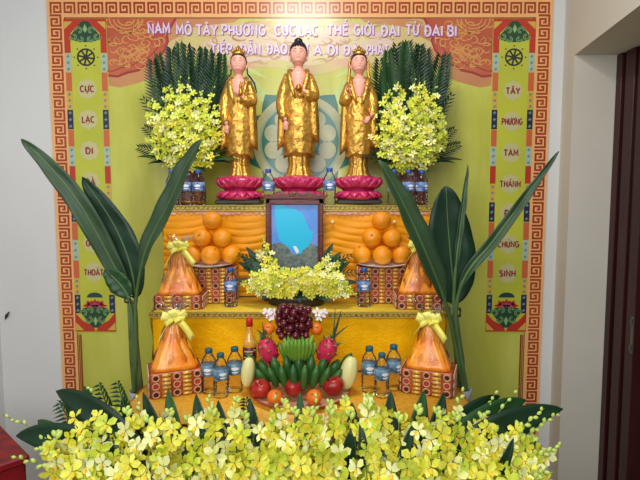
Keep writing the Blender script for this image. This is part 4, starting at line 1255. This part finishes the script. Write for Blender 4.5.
def spray(parent, P0, P1, sag, nb, s, rr, budfrac=.25, face=Vector((0, -1, .25)), spread=.02, pm=0, name='orchid_spray', skip=.3):
    """a stem from P0 to P1 carrying blooms, buds at its tip"""
    P0, P1 = Vector(P0), Vector(P1); mid = (P0+P1)/2 + sag
    pts = bez(P0, mid, P1, 14); st = MB(); st.tube(pts, [.0022-.0001*i for i in range(15)], 5)
    f = MB(); b = MB()
    def pt(t):
        i = min(13, int(t*14)); return pts[i].lerp(pts[i+1], t*14-i)
    for j in range(nb):
        t = skip+(1-skip)*(j+.5)/nb*(1-budfrac)
        p = pt(t); a = j*2.4+rr.uniform(-.4, .4)
        ax = (pt(min(1, t+.05))-pt(max(0, t-.05))).normalized(); u = ax.cross(Vector((0, 1, .01))).normalized(); v = ax.cross(u)
        o = (u*cos(a)+v*sin(a)*.6)*spread*rr.uniform(.5, 1.1) + Vector((0, -spread*.6, 0))
        c = p+o; st.tube([p, p+o*.5+Vector((0, 0, .004)), c], .0010, 4)
        n = (face*.8 + o.normalized()*.9 + Vector((rr.uniform(-.8, .8), rr.uniform(-.2, .3), rr.uniform(-.6, .8)))).normalized()
        bloom(f, c, n, s*(1-.25*t)*rr.uniform(.8, 1.15), rr.uniform(-.9, .9), rr, 0 if rr.random() > .27 else 1)
    nbud = max(3, int(nb*budfrac*2.2))
    if budfrac > 0:
        for j in range(nbud):
            t = (1-budfrac*.9)+budfrac*.9*j/nbud; p = pt(t); a = j*2.6
            d = ((pts[-1]-pts[-2]).normalized() + Vector((cos(a)*.7, -.3, sin(a)*.7+.2))).normalized()
            bud(b, p, d, s*(.42-.2*j/nbud), s*(.13-.05*j/nbud))
    o = f.build(name, [M_petal, M_petal2, M_lipf] if pm == 0 else [M_petalg, M_petal2, M_lipf], parent)
    st.build('stem', M_stem, o)
    if b.v: b.build('bud', M_bud, o)
    return o
def leaf(parent, P0, P1, sag, w_, m, rr=None, fold=.25, up=Vector((0, -1, .3)), name='leaf', n=16, rib=True, tipk=1.0, wave=.0, th=.0016):
    """a blade from P0 to P1: curved midrib, folded halves"""
    P0, P1 = Vector(P0), Vector(P1); pts = bez(P0, (P0+P1)/2+Vector(sag), P1, n); b = MB(); vs = []
    for i, p in enumerate(pts):
        t = i/n; T = (pts[min(n, i+1)]-pts[max(0, i-1)]).normalized()
        S = T.cross(up).normalized(); N = S.cross(T).normalized()
        ww = w_*max(.02, (sin(PI*min(1, t**.85*1.0))**.75))*(1 if tipk == 1 else 1)
        for k, (a, h) in enumerate(((-1, 1), (-.55, .4), (0, 0), (.55, .4), (1, 1))):
            q = p + S*ww*a + N*fold*ww*h*(.8)
            if wave: q = q+N*wave*sin(t*17+k*1.3)*abs(a)
            vs.append(q)
    fs = [(i*5+k, i*5+k+1, (i+1)*5+k+1, (i+1)*5+k) for i in range(n) for k in range(4)]
    b.add(vs, fs); o = b.build(name, m, parent, solid=th)
    if rib:
        r = MB(); r.tube([p for p in pts[:-1]], [max(.0006, w_*.035*(1-.8*i/n)) for i in range(n)], 6); r.build('midrib', M_rib, o)
    return o
def palm(parent, P0, P1, sag, L, rr, m, n=24, name='palm_frond', droop=.2, w_=.010, up_=.85):
    P0, P1 = Vector(P0), Vector(P1); pts = bez(P0, (P0+P1)/2+Vector(sag), P1, n); b = MB()
    b.tube(pts, [.003*(1-.8*i/n)+.0005 for i in range(n+1)], 5)
    for i in range(4, n+1):
        t = i/n; T = (pts[min(n, i+1)]-pts[i-1]).normalized(); S = T.cross(Vector((0, -1, .05))).normalized()
        for s in (-1, 1):
            l = L*(sin(PI*min(.97, .18+.75*t))**.7); d = (S*s*.75+T*up_+Vector((0, -rr.uniform(.0, .25), 0))).normalized()
            p = pts[i]; q = p+d*l*.5+Vector((0, 0, 0)); e = p+d*l+Vector((0, -.02, -droop*l*.3))
            side = d.cross(Vector((0, -1, .3))).normalized()*w_*.5
            b.add([p, q-side, q+Vector((0, .003, 0)), q+side, e], [(0, 1, 2), (0, 2, 3), (1, 4, 2), (2, 4, 3)])
    return b.build(name, m, parent, solid=.0008)

# ---------------- two tall bouquets in vases on the highest level
def vase(px, label):
    b = MB(); b.lathe([(.001, 0), (.070, 0), (.082, .010), (.088, .05), (.086, .10), (.074, .15), (.066, .18), (.072, .195), (.078, .20), (.070, .20), (.060, .18), (.06, .03), (.001, .03)], n=32)
    o = b.build('flower_vase', mat('vase_glaze', srgb(84, 36, 26), .3, color2=srgb(130, 80, 60), vscale=30, coat=.4), loc=(ppx(px, -.30), -.30, TU))
    g = MB()
    for zz in (.02, .19): g.tube([((.0835 if zz < .1 else .074)*cos(2*PI*k/32), (.0835 if zz < .1 else .074)*sin(2*PI*k/32), zz) for k in range(33)], .0035, 6)
    g.build('gold_band', M_gold2, o)
    tag(o, label, 'vase', 'vases of the tall bouquets'); return o
vase(190, 'dark red-brown vase holding the left tall bouquet, behind the bottles')
vase(411, 'dark red-brown vase holding the right tall bouquet, behind the bottles')
def bouquet(px, label, seed, cx, flip):
    rr = random.Random(seed); Y0 = -.30
    t = empty('tall_bouquet', (ppx(px, Y0), Y0, TU+.205), 0, label, 'bouquet', 'tall orchid bouquets beside the figures')
    O = Vector(t.location); pc = lambda x, y, Y: at(x, y, Y)-O
    # broad and feathery leaves standing up behind
    for i in range(11):
        u = (i-5)/5; p1 = pc(cx+u*32+rr.uniform(-4, 4), 48+13*u*u+rr.uniform(-4, 4), -.20+rr.uniform(-.03, .02))
        palm(t, (u*.02, .02, -.03), p1, (u*.05, .03, .03), .11, rr, M_leaf2 if i % 3 == 1 else M_leaf, n=32, w_=.015, up_=(.75, 1.3, 1.0)[i % 3])
    for i in range(7):
        u = (i-3)/3; p1 = pc(cx+u*30, 52+16*u*u, -.17)
        leaf(t, (u*.02, .03, -.03), p1, (u*.06, .03, .02), .036, M_leaf if i % 2 else M_leaf2, fold=.2)
    # side fronds
    for (x, y) in ((cx-44*1, 100), (cx+40, 96), (cx-42, 128), (cx+42, 130), (cx-48, 148), (cx+47, 145)):
        palm(t, (0, 0, -.02), pc(x, y, -.27), (0, 0, .03), .07, rr, M_leaf, n=16, w_=.010)
    # low leaves splaying out under the flowers
    for (x, y, w_) in ((cx-51, 157, .026), (cx-40, 164, .028), (cx+44, 163, .026), (cx+52, 160, .024), (cx-20, 170, .03), (cx+18, 172, .03), (cx, 172, .03), (cx-32, 150, .03), (cx+34, 152, .03)):
        leaf(t, (0, -.03, -.0), pc(x, y, -.40), (0, -.05, .03), w_, M_leaf2 if rr.random() < .5 else M_leaf, fold=.3, up=Vector((0, -.5, 1)))
    # orchid sprays filling a dome
    n = 0
    for ring_, (k, rx, ry, Yf_) in enumerate(((21, 40, 39, -.36), (15, 28, 29, -.43), (9, 14, 16, -.47))):
        for i in range(k):
            a = 2*PI*(i+.5*ring_)/k + rr.uniform(-.12, .12)
            x = cx-2+cos(a)*rx*rr.uniform(.8, 1.12); y = 126-sin(a)*ry*rr.uniform(.8, 1.22)
            if y > 162: y = 162
            p1 = pc(x, y, Yf_+rr.uniform(-.02, .02))
            spray(t, (0, -.02, -.01), p1, Vector((cos(a)*.02, -.09, .02+.03*sin(a))), 9 if ring_ == 0 else 8, .052, rr, .12 if ring_ == 0 else 0, spread=.030, pm=0 if rr.random() < .2 else 1, skip=.42)
    for i in range(9):   # thin bud stems reaching into the leaves
        u = rr.uniform(-1, 1); spray(t, (0, -.02, 0), pc(cx+u*34, 72+12*abs(u)+rr.uniform(-10, 8), -.34), Vector((u*.03, -.06, .03)), 2, .045, rr, .45, spread=.012, pm=1, skip=.6)
    return t
bouquet(190, 'tall bouquet of lime yellow orchids and dark palm leaves, left of the figures', 21, 188, 1)
bouquet(411, 'tall bouquet of lime yellow orchids and dark palm leaves, right of the figures', 33, 411, -1)

# ---------------- low arrangement in front of the portrait
Y0 = -.78
ar = empty('orchid_arrangement', (ppx(296, Y0), Y0, TM), 0, 'low arrangement of yellow orchids with dark leaves in front of the blue picture', 'flower arrangement')
O = Vector(ar.location); pc = lambda x, y, Y: at(x, y, Y)-O
rr = random.Random(5)
b = MB(); b.lathe([(.001, 0), (.10, 0), (.125, .01), (.13, .05), (.115, .055), (.11, .02), (.001, .02)], n=28, sy=.4); b.build('dish', mat('dish_dark', srgb(40, 26, 22), .35), ar)
b = MB(); b.box((0, 0, .045), (.2, .07, .05), bev=.008); b.build('foam', mat('foam_green', srgb(40, 62, 34), .8), ar)
for (x, y, Y, w_) in ((246, 247, -.74, .022), (238, 262, -.76, .02), (236, 280, -.80, .02), (254, 254, -.72, .026), (262, 244, -.70, .018), (333, 243, -.72, .022), (341, 252, -.74, .026), (350, 262, -.76, .020), (357, 282, -.80, .02), (328, 254, -.70, .018), (241, 256, -.77, .026), (250, 262, -.78, .028), (346, 258, -.77, .026), (338, 262, -.78, .026), (262, 300, -.84, .022), (300, 303, -.86, .022), (330, 303, -.84, .022), (346, 296, -.84, .018)):
    leaf(ar, (max(-.08, min(.08, (x-296)*.0025)), 0, .06), pc(x, y, Y), (0, -.02, .03), w_, M_leaf2 if rr.random() < .5 else M_leaf, fold=.3)
for (x, y) in ((240, 255), (350, 256), (246, 268), (354, 272)): palm(ar, (0, 0, .06), pc(x, y, -.78), (0, 0, .04), .045, rr, M_leaf2, n=14, w_=.007)
tips = [(262, 236, .3), (256, 250, .2), (340, 262, .2), (353, 290, .2), (240, 285, .2), (248, 292, .1), (357, 296, .3), (332, 252, .3)]
for x, y, bf in tips: spray(ar, ((x-296)*.002, -.01, .07), pc(x, y, -.79), Vector((0, -.04, .05)), 7, .044, rr, bf, spread=.014, skip=.25, pm=0)
for i in range(46):
    u = rr.uniform(-1, 1); x = 298+u*54; y = 282-2*(1-abs(u))+rr.uniform(-13, 20)*(1-.3*abs(u))
    spray(ar, (u*.07, -.01, .06), pc(x, y, -.84+rr.uniform(-.02, .03)), Vector((u*.02, -.05, .05)), 7, .043, rr, .08, spread=.020, skip=.35, pm=0 if rr.random() < .6 else 1)

for x, y in ((282, 269), (296, 270), (310, 269), (270, 266), (322, 267), (289, 276), (303, 276), (294, 284), (306, 288)):
    spray(ar, ((x-296)*.0015, -.01, .06), pc(x, y, -.83), Vector((0, -.04, .04)), 6, .043, rr, .15, spread=.016, skip=.35, pm=0)
# white orchid blooms beside the grapes
def white_bloom(px, py, Y, label, seed):
    rr = random.Random(seed); b = MB(); p = at(px, py, Y); t_ = MB()
    for dx, dz in ((0, 0), (.012, .012), (-.008, .016)):
        bloom(b, (dx, -.004, dz), Vector((dx*20, -1, .3)), .036, rr.uniform(-1, 1), rr)
        t_.tube([(0, .012, -.03), (dx*.5, .006, -.01), (dx, 0, dz)], .0012, 5)
    o = b.build('white_orchid', [mat('petal_white', srgb(236, 232, 226), .5), M_petal2, MATS['print_pink']], loc=p); t_.build('stem', M_stem, o)
    tag(o, label, 'flower', 'white orchids beside the grapes')
white_bloom(270, 316, -1.16, 'white orchid blooms at the left of the grapes', 1)
white_bloom(320, 316, -1.16, 'white orchid blooms at the right of the grapes', 2)

# ---------------- the long orchid bank at the front
Y0 = -1.65
bank = empty('orchid_bank', (0, Y0, ZF+.002), 0, 'long mass of yellow orchid sprays with dark leaves across the bottom foreground', 'flower arrangement')
O = Vector(bank.location); pc = lambda x, y, Y: at(x, y, Y)-O
rr = random.Random(77)
b = MB(); b.box((-.10, 0, .04), (1.26, .26, .08), bev=.01); b.build('trough', mat('trough_dark', srgb(30, 34, 26), .6), bank)
b = MB(); b.box((-.10, 0, .10), (1.20, .22, .06), bev=.012); b.build('foam', MATS['foam_green'], bank)
def src(x): return max(-.70, min(.50, at(x, 440, -1.65).x*.92))
def top_y(x):
    tab = [(40, 438), (70, 418), (100, 412), (130, 404), (170, 410), (200, 402), (240, 402), (262, 408), (300, 404), (350, 400), (380, 404), (420, 404), (450, 396), (480, 412), (520, 426), (560, 455)]
    for (a0, b0_), (a1, b1_) in zip(tab, tab[1:]):
        if x <= a1: return b0_+(b1_-b0_)*(x-a0)/(a1-a0)-6
    return 455
# broad leaves at the back
for (x0, x1, y1, Y1, w_, m) in ((150, 56, 391, -1.50, .046, M_leaf), (140, 16, 436, -1.56, .052, M_leaf), (110, 84, 386, -1.45, .03, M_leaf2), (70, 38, 420, -1.50, .045, M_leaf2),
        (420, 526, 400, -1.50, .042, M_leaf2), (420, 563, 409, -1.55, .046, M_leaf), (415, 500, 396, -1.48, .034, M_leaf), (455, 500, 404, -1.48, .035, M_leaf), (500, 552, 452, -1.6, .028, M_leaf2),
        (160, 143, 392, -1.46, .026, M_leaf), (165, 168, 389, -1.46, .028, M_leaf2), (195, 196, 394, -1.46, .028, M_leaf), (220, 218, 400, -1.46, .026, M_leaf), (252, 250, 398, -1.47, .024, M_leaf), (298, 300, 392, -1.47, .022, M_leaf2),
        (396, 391, 391, -1.47, .030, M_leaf), (418, 424, 390, -1.46, .032, M_leaf2), (436, 444, 392, -1.46, .030, M_leaf), (360, 352, 402, -1.48, .03, M_leaf), (130, 122, 396, -1.46, .03, M_leaf)):
    s = src(x0); leaf(bank, (s, .02, .10), pc(x1, y1, Y1), ((x1-x0)*.0003, 0, (.10 if abs(x1-x0) > 80 else .03) if abs(x1-x0) > 20 else .0), w_, m, fold=.25, n=18, up=Vector((0, -1, .25)))
for (x0, x1, y1) in ((108, 100, 386), (122, 118, 384), (75, 60, 404), (250, 246, 400), (500, 524, 420)):
    palm(bank, (src(x0), .03, .09), pc(x1, y1, -1.46), (0, 0, .03), .055, rr, M_leaf2, n=18, w_=.009)
for i in range(60):   # dark leaves deep in the mass
    x = 66+7.8*i+rr.uniform(-6, 6); y = max(top_y(x)+rr.uniform(4, 26), rr.uniform(420, 470)); Y = rr.uniform(-1.68, -1.50)
    leaf(bank, (src(x), .0, .10), pc(min(536, x+rr.uniform(-16, 16)), y, Y), (0, -.03, .02), rr.uniform(.012, .022), M_leaf if rr.random() < .6 else M_leaf2, fold=.3, n=10)
# long arching sprays at the ends and the top edge
for (x0, x1, y1, Y1, sg, nb, bf) in ((105, 3, 415, -1.50, .06, 8, .55), (100, 10, 456, -1.62, .03, 7, .5), (110, 60, 385+8, -1.48, .05, 7, .35), (120, 88, 384, -1.46, .03, 9, .3), (96, 28, 432, -1.55, .05, 9, .4), (90, 36, 447, -1.66, .03, 8, .3),
        (452, 520, 378+8, -1.52, .04, 5, .6), (480, 560, 412, -1.56, .05, 9, .55), (470, 545, 408, -1.58, .04, 9, .4), (500, 562, 444, -1.66, .03, 8, .4), (490, 548, 470, -1.74, .0, 8, .2), (460, 498, 388, -1.5, .04, 6, .5),
        (300, 318, 391, -1.50, .02, 6, .4), (240, 236, 397, -1.48, .02, 7, .1), (350, 345, 396, -1.48, .02, 7, .1), (320, 330, 400, -1.48, .02, 7, .1), (280, 284, 399, -1.48, .02, 7, .1), (370, 366, 394, -1.48, .02, 7, .1), (214, 208, 393, -1.48, .02, 6, .2), (402, 371, 389, -1.49, .02, 6, .3), (440, 464, 386, -1.5, .03, 7, .3), (262, 276, 392, -1.5, .02, 5, .4), (150, 136, 394, -1.47, .02, 7, .3), (500, 538, 476, -1.76, 0, 7, .1)):
    spray(bank, (src(x0), 0, .10), pc(x1, y1, Y1), Vector((0, -.02, sg)), nb, .055, rr, bf, spread=.014, skip=.2, pm=0)
n = 0
for i in range(48):
    x = 62+10.3*i+rr.uniform(-6, 6); ty = top_y(x)+2
    for lay, (f, Yl) in enumerate(((0.10, -1.56), (.72, -1.70))):
        if lay == 1 and i % 2 == 0: continue
        if n >= 76: break
        y = ty+(470-ty)*f+rr.uniform(-5, 10); n += 1
        spray(bank, (src(x+rr.uniform(-14, 14)), -.02*lay, .09), pc(x, y, Yl+rr.uniform(-.04, .03)), Vector((rr.uniform(-.02, .02), -.05-.03*lay, .03)), 8, .064, rr, 0 if (lay or i % 2) else .14, spread=.029, skip=.12, pm=0 if rr.random() < .7 else 1)

# ---------------- big broad-leaved branches either side
def plant_vase(x, Y, ztop_, label, r=.038):
    h = ztop_-FZ; b = MB(); b.lathe([(.001, 0), (r*1.25, 0), (r*1.3, .01), (r*.8, .08), (r*.72, h*.5), (r*.92, h-.05), (r*1.08, h), (r*.98, h), (r*.8, h-.05), (r*.62, h*.5), (r*.6, .3), (.001, .3)], n=24)
    o = b.build('floor_vase', mat('vase_grey', srgb(160, 158, 160), .3, coat=.3), loc=(x, Y, FZ)); tag(o, label, 'vase', 'floor vases of the broad-leaved branches'); return o
def bigleaf(parent, pts_px, w_, m, O, fold=.22, up=Vector((0, -1, .1)), base=.0, rib=True, stem_r=.007):
    """leaf along a curve through pixel/depth points: petiole part up to 'base', then blade"""
    P = [at(*p)-O for p in pts_px]
    # catmull-rom
    pts = []; N = 8
    for i in range(len(P)-1):
        p0 = P[max(0, i-1)]; p1 = P[i]; p2 = P[i+1]; p3 = P[min(len(P)-1, i+2)]
        for j in range(N):
            t = j/N; pts.append(.5*((2*p1)+(p2-p0)*t+(2*p0-5*p1+4*p2-p3)*t*t+(3*p1-p0-3*p2+p3)*t**3))
    pts.append(P[-1]); n = len(pts)-1; kb = int(base*n)
    b = MB(); vs = []
    bl = pts[kb:]; m_ = len(bl)-1
    for i, p in enumerate(bl):
        t = i/m_; T = (bl[min(m_, i+1)]-bl[max(0, i-1)]).normalized(); S = T.cross(up).normalized(); N_ = S.cross(T).normalized()
        ww = w_*max(.03, sin(PI*t**.8)**.7)
        for a, h in ((-1, 1), (-.66, .5), (-.33, .2), (0, 0), (.33, .2), (.66, .5), (1, 1)):
            vs.append(p+S*ww*a+N_*(fold*ww*h+.004*sin(t*26+a*3)*abs(a)))
    b.add(vs, [(i*7+k, i*7+k+1, (i+1)*7+k+1, (i+1)*7+k) for i in range(m_) for k in range(6)])
    o = b.build('leaf', m, parent, solid=.0018)
    s = MB(); s.tube(pts[:-1], [stem_r*(1-.85*max(0, (i-kb*.6)/(n-kb*.6)))+.0006 for i in range(n)], 8, flat=.9); s.build('midrib', mat('rib_green', srgb(76, 104, 56), .45, var=.15), o)
    return o
YL = -1.02
zb = ZL+.0065
ZVT = at(320, 390, YL).z
pl = empty('broad_leaf_branch', (ppx(134, YL), YL, ZVT-.12), 0, 'tall branch of long dark green leaves at the left, spreading over the banner', 'plant', 'broad-leaved branches in vases')
O = Vector(pl.location)
plant_vase(ppx(134, YL), YL, ZVT, 'slim grey floor vase at the foot of the left broad-leaved branch')
Yx = YL
bigleaf(pl, [(136, 394, Yx), (136, 350, Yx), (130, 300, Yx), (112, 262, Yx-.01), (80, 205, Yx-.04), (48, 165, Yx-.05), (21, 139, Yx-.06)], .040, M_leaf3, O, base=.36, up=Vector((.25, -1, .1)), fold=.28)
bigleaf(pl, [(137, 394, Yx+.005), (137, 350, Yx+.01), (136, 310, Yx+.02), (131, 268, Yx+.03), (114, 225, Yx+.03), (82, 177, Yx+.02)], .062, M_leaf, O, base=.46, up=Vector((0, -1, .1)), fold=.1)
bigleaf(pl, [(135, 394, Yx), (136, 350, Yx-.02), (136, 300, Yx-.03), (146, 250, Yx-.05), (168, 205, Yx-.06), (186, 165, Yx-.07), (202, 139, Yx-.08)], .038, M_leaf3, O, base=.42, up=Vector((-.35, -1, .1)), fold=.35)
bigleaf(pl, [(134, 394, Yx-.01), (134, 340, Yx-.02), (129, 300, Yx-.02), (118, 282, Yx-.02), (104, 270, Yx-.02)], .042, M_leaf2, O, base=.52)
b = MB(); 
for dx in (-.014, -.004, .008, .014): b.tube([(dx, .004*(dx*100 % 2), 0), Vector((dx*.9, 0, 0))+at(135, 360, YL)-O, Vector((dx*.8, 0, 0))+at(133, 330, YL)-O, Vector((dx*.7, 0, 0))+at(131, 300, YL)-O], [.010, .010, .008, .006], 8)
b.build('stalk', mat('stalk_green', srgb(84, 100, 54), .5, var=.3, vscale=12), pl)
b = MB(); b.tube([at(131, y, YL)-O for y in (302, 298, 294)], .026, 14); b.build('clear_tape', M_cello, pl)

YR = -1.00
pr = empty('broad_leaf_branch', (ppx(454, YR), YR, ZVT-.12), 0, 'tall branch of long dark green leaves at the right, one arching over the banner', 'plant', 'broad-leaved branches in vases')
O = Vector(pr.location)
plant_vase(ppx(466, YR), YR, ZVT, 'slim grey floor vase at the foot of the right broad-leaved branch')
pr.location.x = ppx(466, YR); O = Vector(pr.location)
bigleaf(pr, [(466, 393, YR), (461, 350, YR), (456, 310, YR+.02), (452, 270, YR+.03), (448, 225, YR+.03), (446, 186, YR+.02)], .098, M_leaf, O, base=.44, up=Vector((0, -1, .05)), fold=.12)
bigleaf(pr, [(465, 393, YR-.01), (459, 350, YR-.01), (454, 310, YR), (456, 265, YR-.01), (462, 215, YR-.01), (468, 165, YR-.01)], .013, M_leaf3, O, base=.55, up=Vector((0, -1, .05)), stem_r=.010, fold=.5)
bigleaf(pr, [(467, 393, YR-.01), (459, 345, YR-.02), (456, 310, YR-.03), (466, 275, YR-.05), (494, 240, YR-.06), (527, 195, YR-.07), (559, 151, YR-.08)], .022, M_leaf3, O, base=.42, up=Vector((-.3, -1, .1)), stem_r=.009, fold=.5)
bigleaf(pr, [(464, 393, YR-.01), (456, 350, YR-.03), (449, 315, YR-.05), (437, 280, YR-.08), (418, 235, YR-.10), (399, 195, YR-.11), (379, 160, YR-.12)], .046, M_leaf3, O, base=.40, up=Vector((.45, -1, .1)), stem_r=.009, fold=.35)
b = MB()
for dx in (-.014, -.002, .010): b.tube([(dx, .004, 0), Vector((dx*.9, 0, 0))+at(460, 360, YR)-O, Vector((dx*.8, 0, 0))+at(456, 330, YR)-O, Vector((dx*.7, 0, 0))+at(454, 305, YR)-O], [.010, .010, .008, .006], 8)
b.build('stalk', MATS['stalk_green'], pr)
b = MB(); b.tube([at(455, y, YR)-O for y in (316, 312, 308)], .024, 14); b.build('clear_tape', M_cello, pr)

# ================================================================== CAMERA AND LIGHT
cd = bpy.data.cameras.new('camera'); cam = bpy.data.objects.new('camera', cd); col.objects.link(cam)
cam.location = CAM; cam.rotation_euler = (PI/2-PITCH, 0, 0)
cd.sensor_fit = 'HORIZONTAL'; cd.sensor_width = 36; cd.lens = 36*F/640; cd.clip_start = .02
sc.camera = cam
wd = bpy.data.worlds.new('world'); sc.world = wd; wd.use_nodes = True
wd.node_tree.nodes['Background'].inputs[0].default_value = (.80, .88, 1, 1)
wd.node_tree.nodes['Background'].inputs[1].default_value = .2
def area(name, loc, size, power, color, tgt):
    l = bpy.data.lights.new(name, 'AREA'); l.shape = 'RECTANGLE'; l.size, l.size_y = size; l.energy = power; l.color = color
    o = bpy.data.objects.new(name, l); col.objects.link(o); o.location = loc
    o.rotation_euler = (Vector(tgt)-Vector(loc)).to_track_quat('-Z', 'Y').to_euler()
    return o
area('ceiling_light', (-.15, -1.45, 3.3), (.5, .4), 34, (1, .97, .92), (-.15, -1.2, 0))
area('front_fill_light', (-.5, -4.2, 2.5), (2.4, 1.4), 92, (.95, .98, 1), (0, 0, 1.2))  # added fill lamp behind the camera to brighten the cloth fronts, no real window
sc.view_settings.view_transform = 'Standard'; sc.view_settings.look = 'None'
sc.view_settings.exposure = -.28; sc.view_settings.gamma = 1; sc.view_settings.use_curve_mapping = False

sc.cycles.transparent_max_bounces = 24
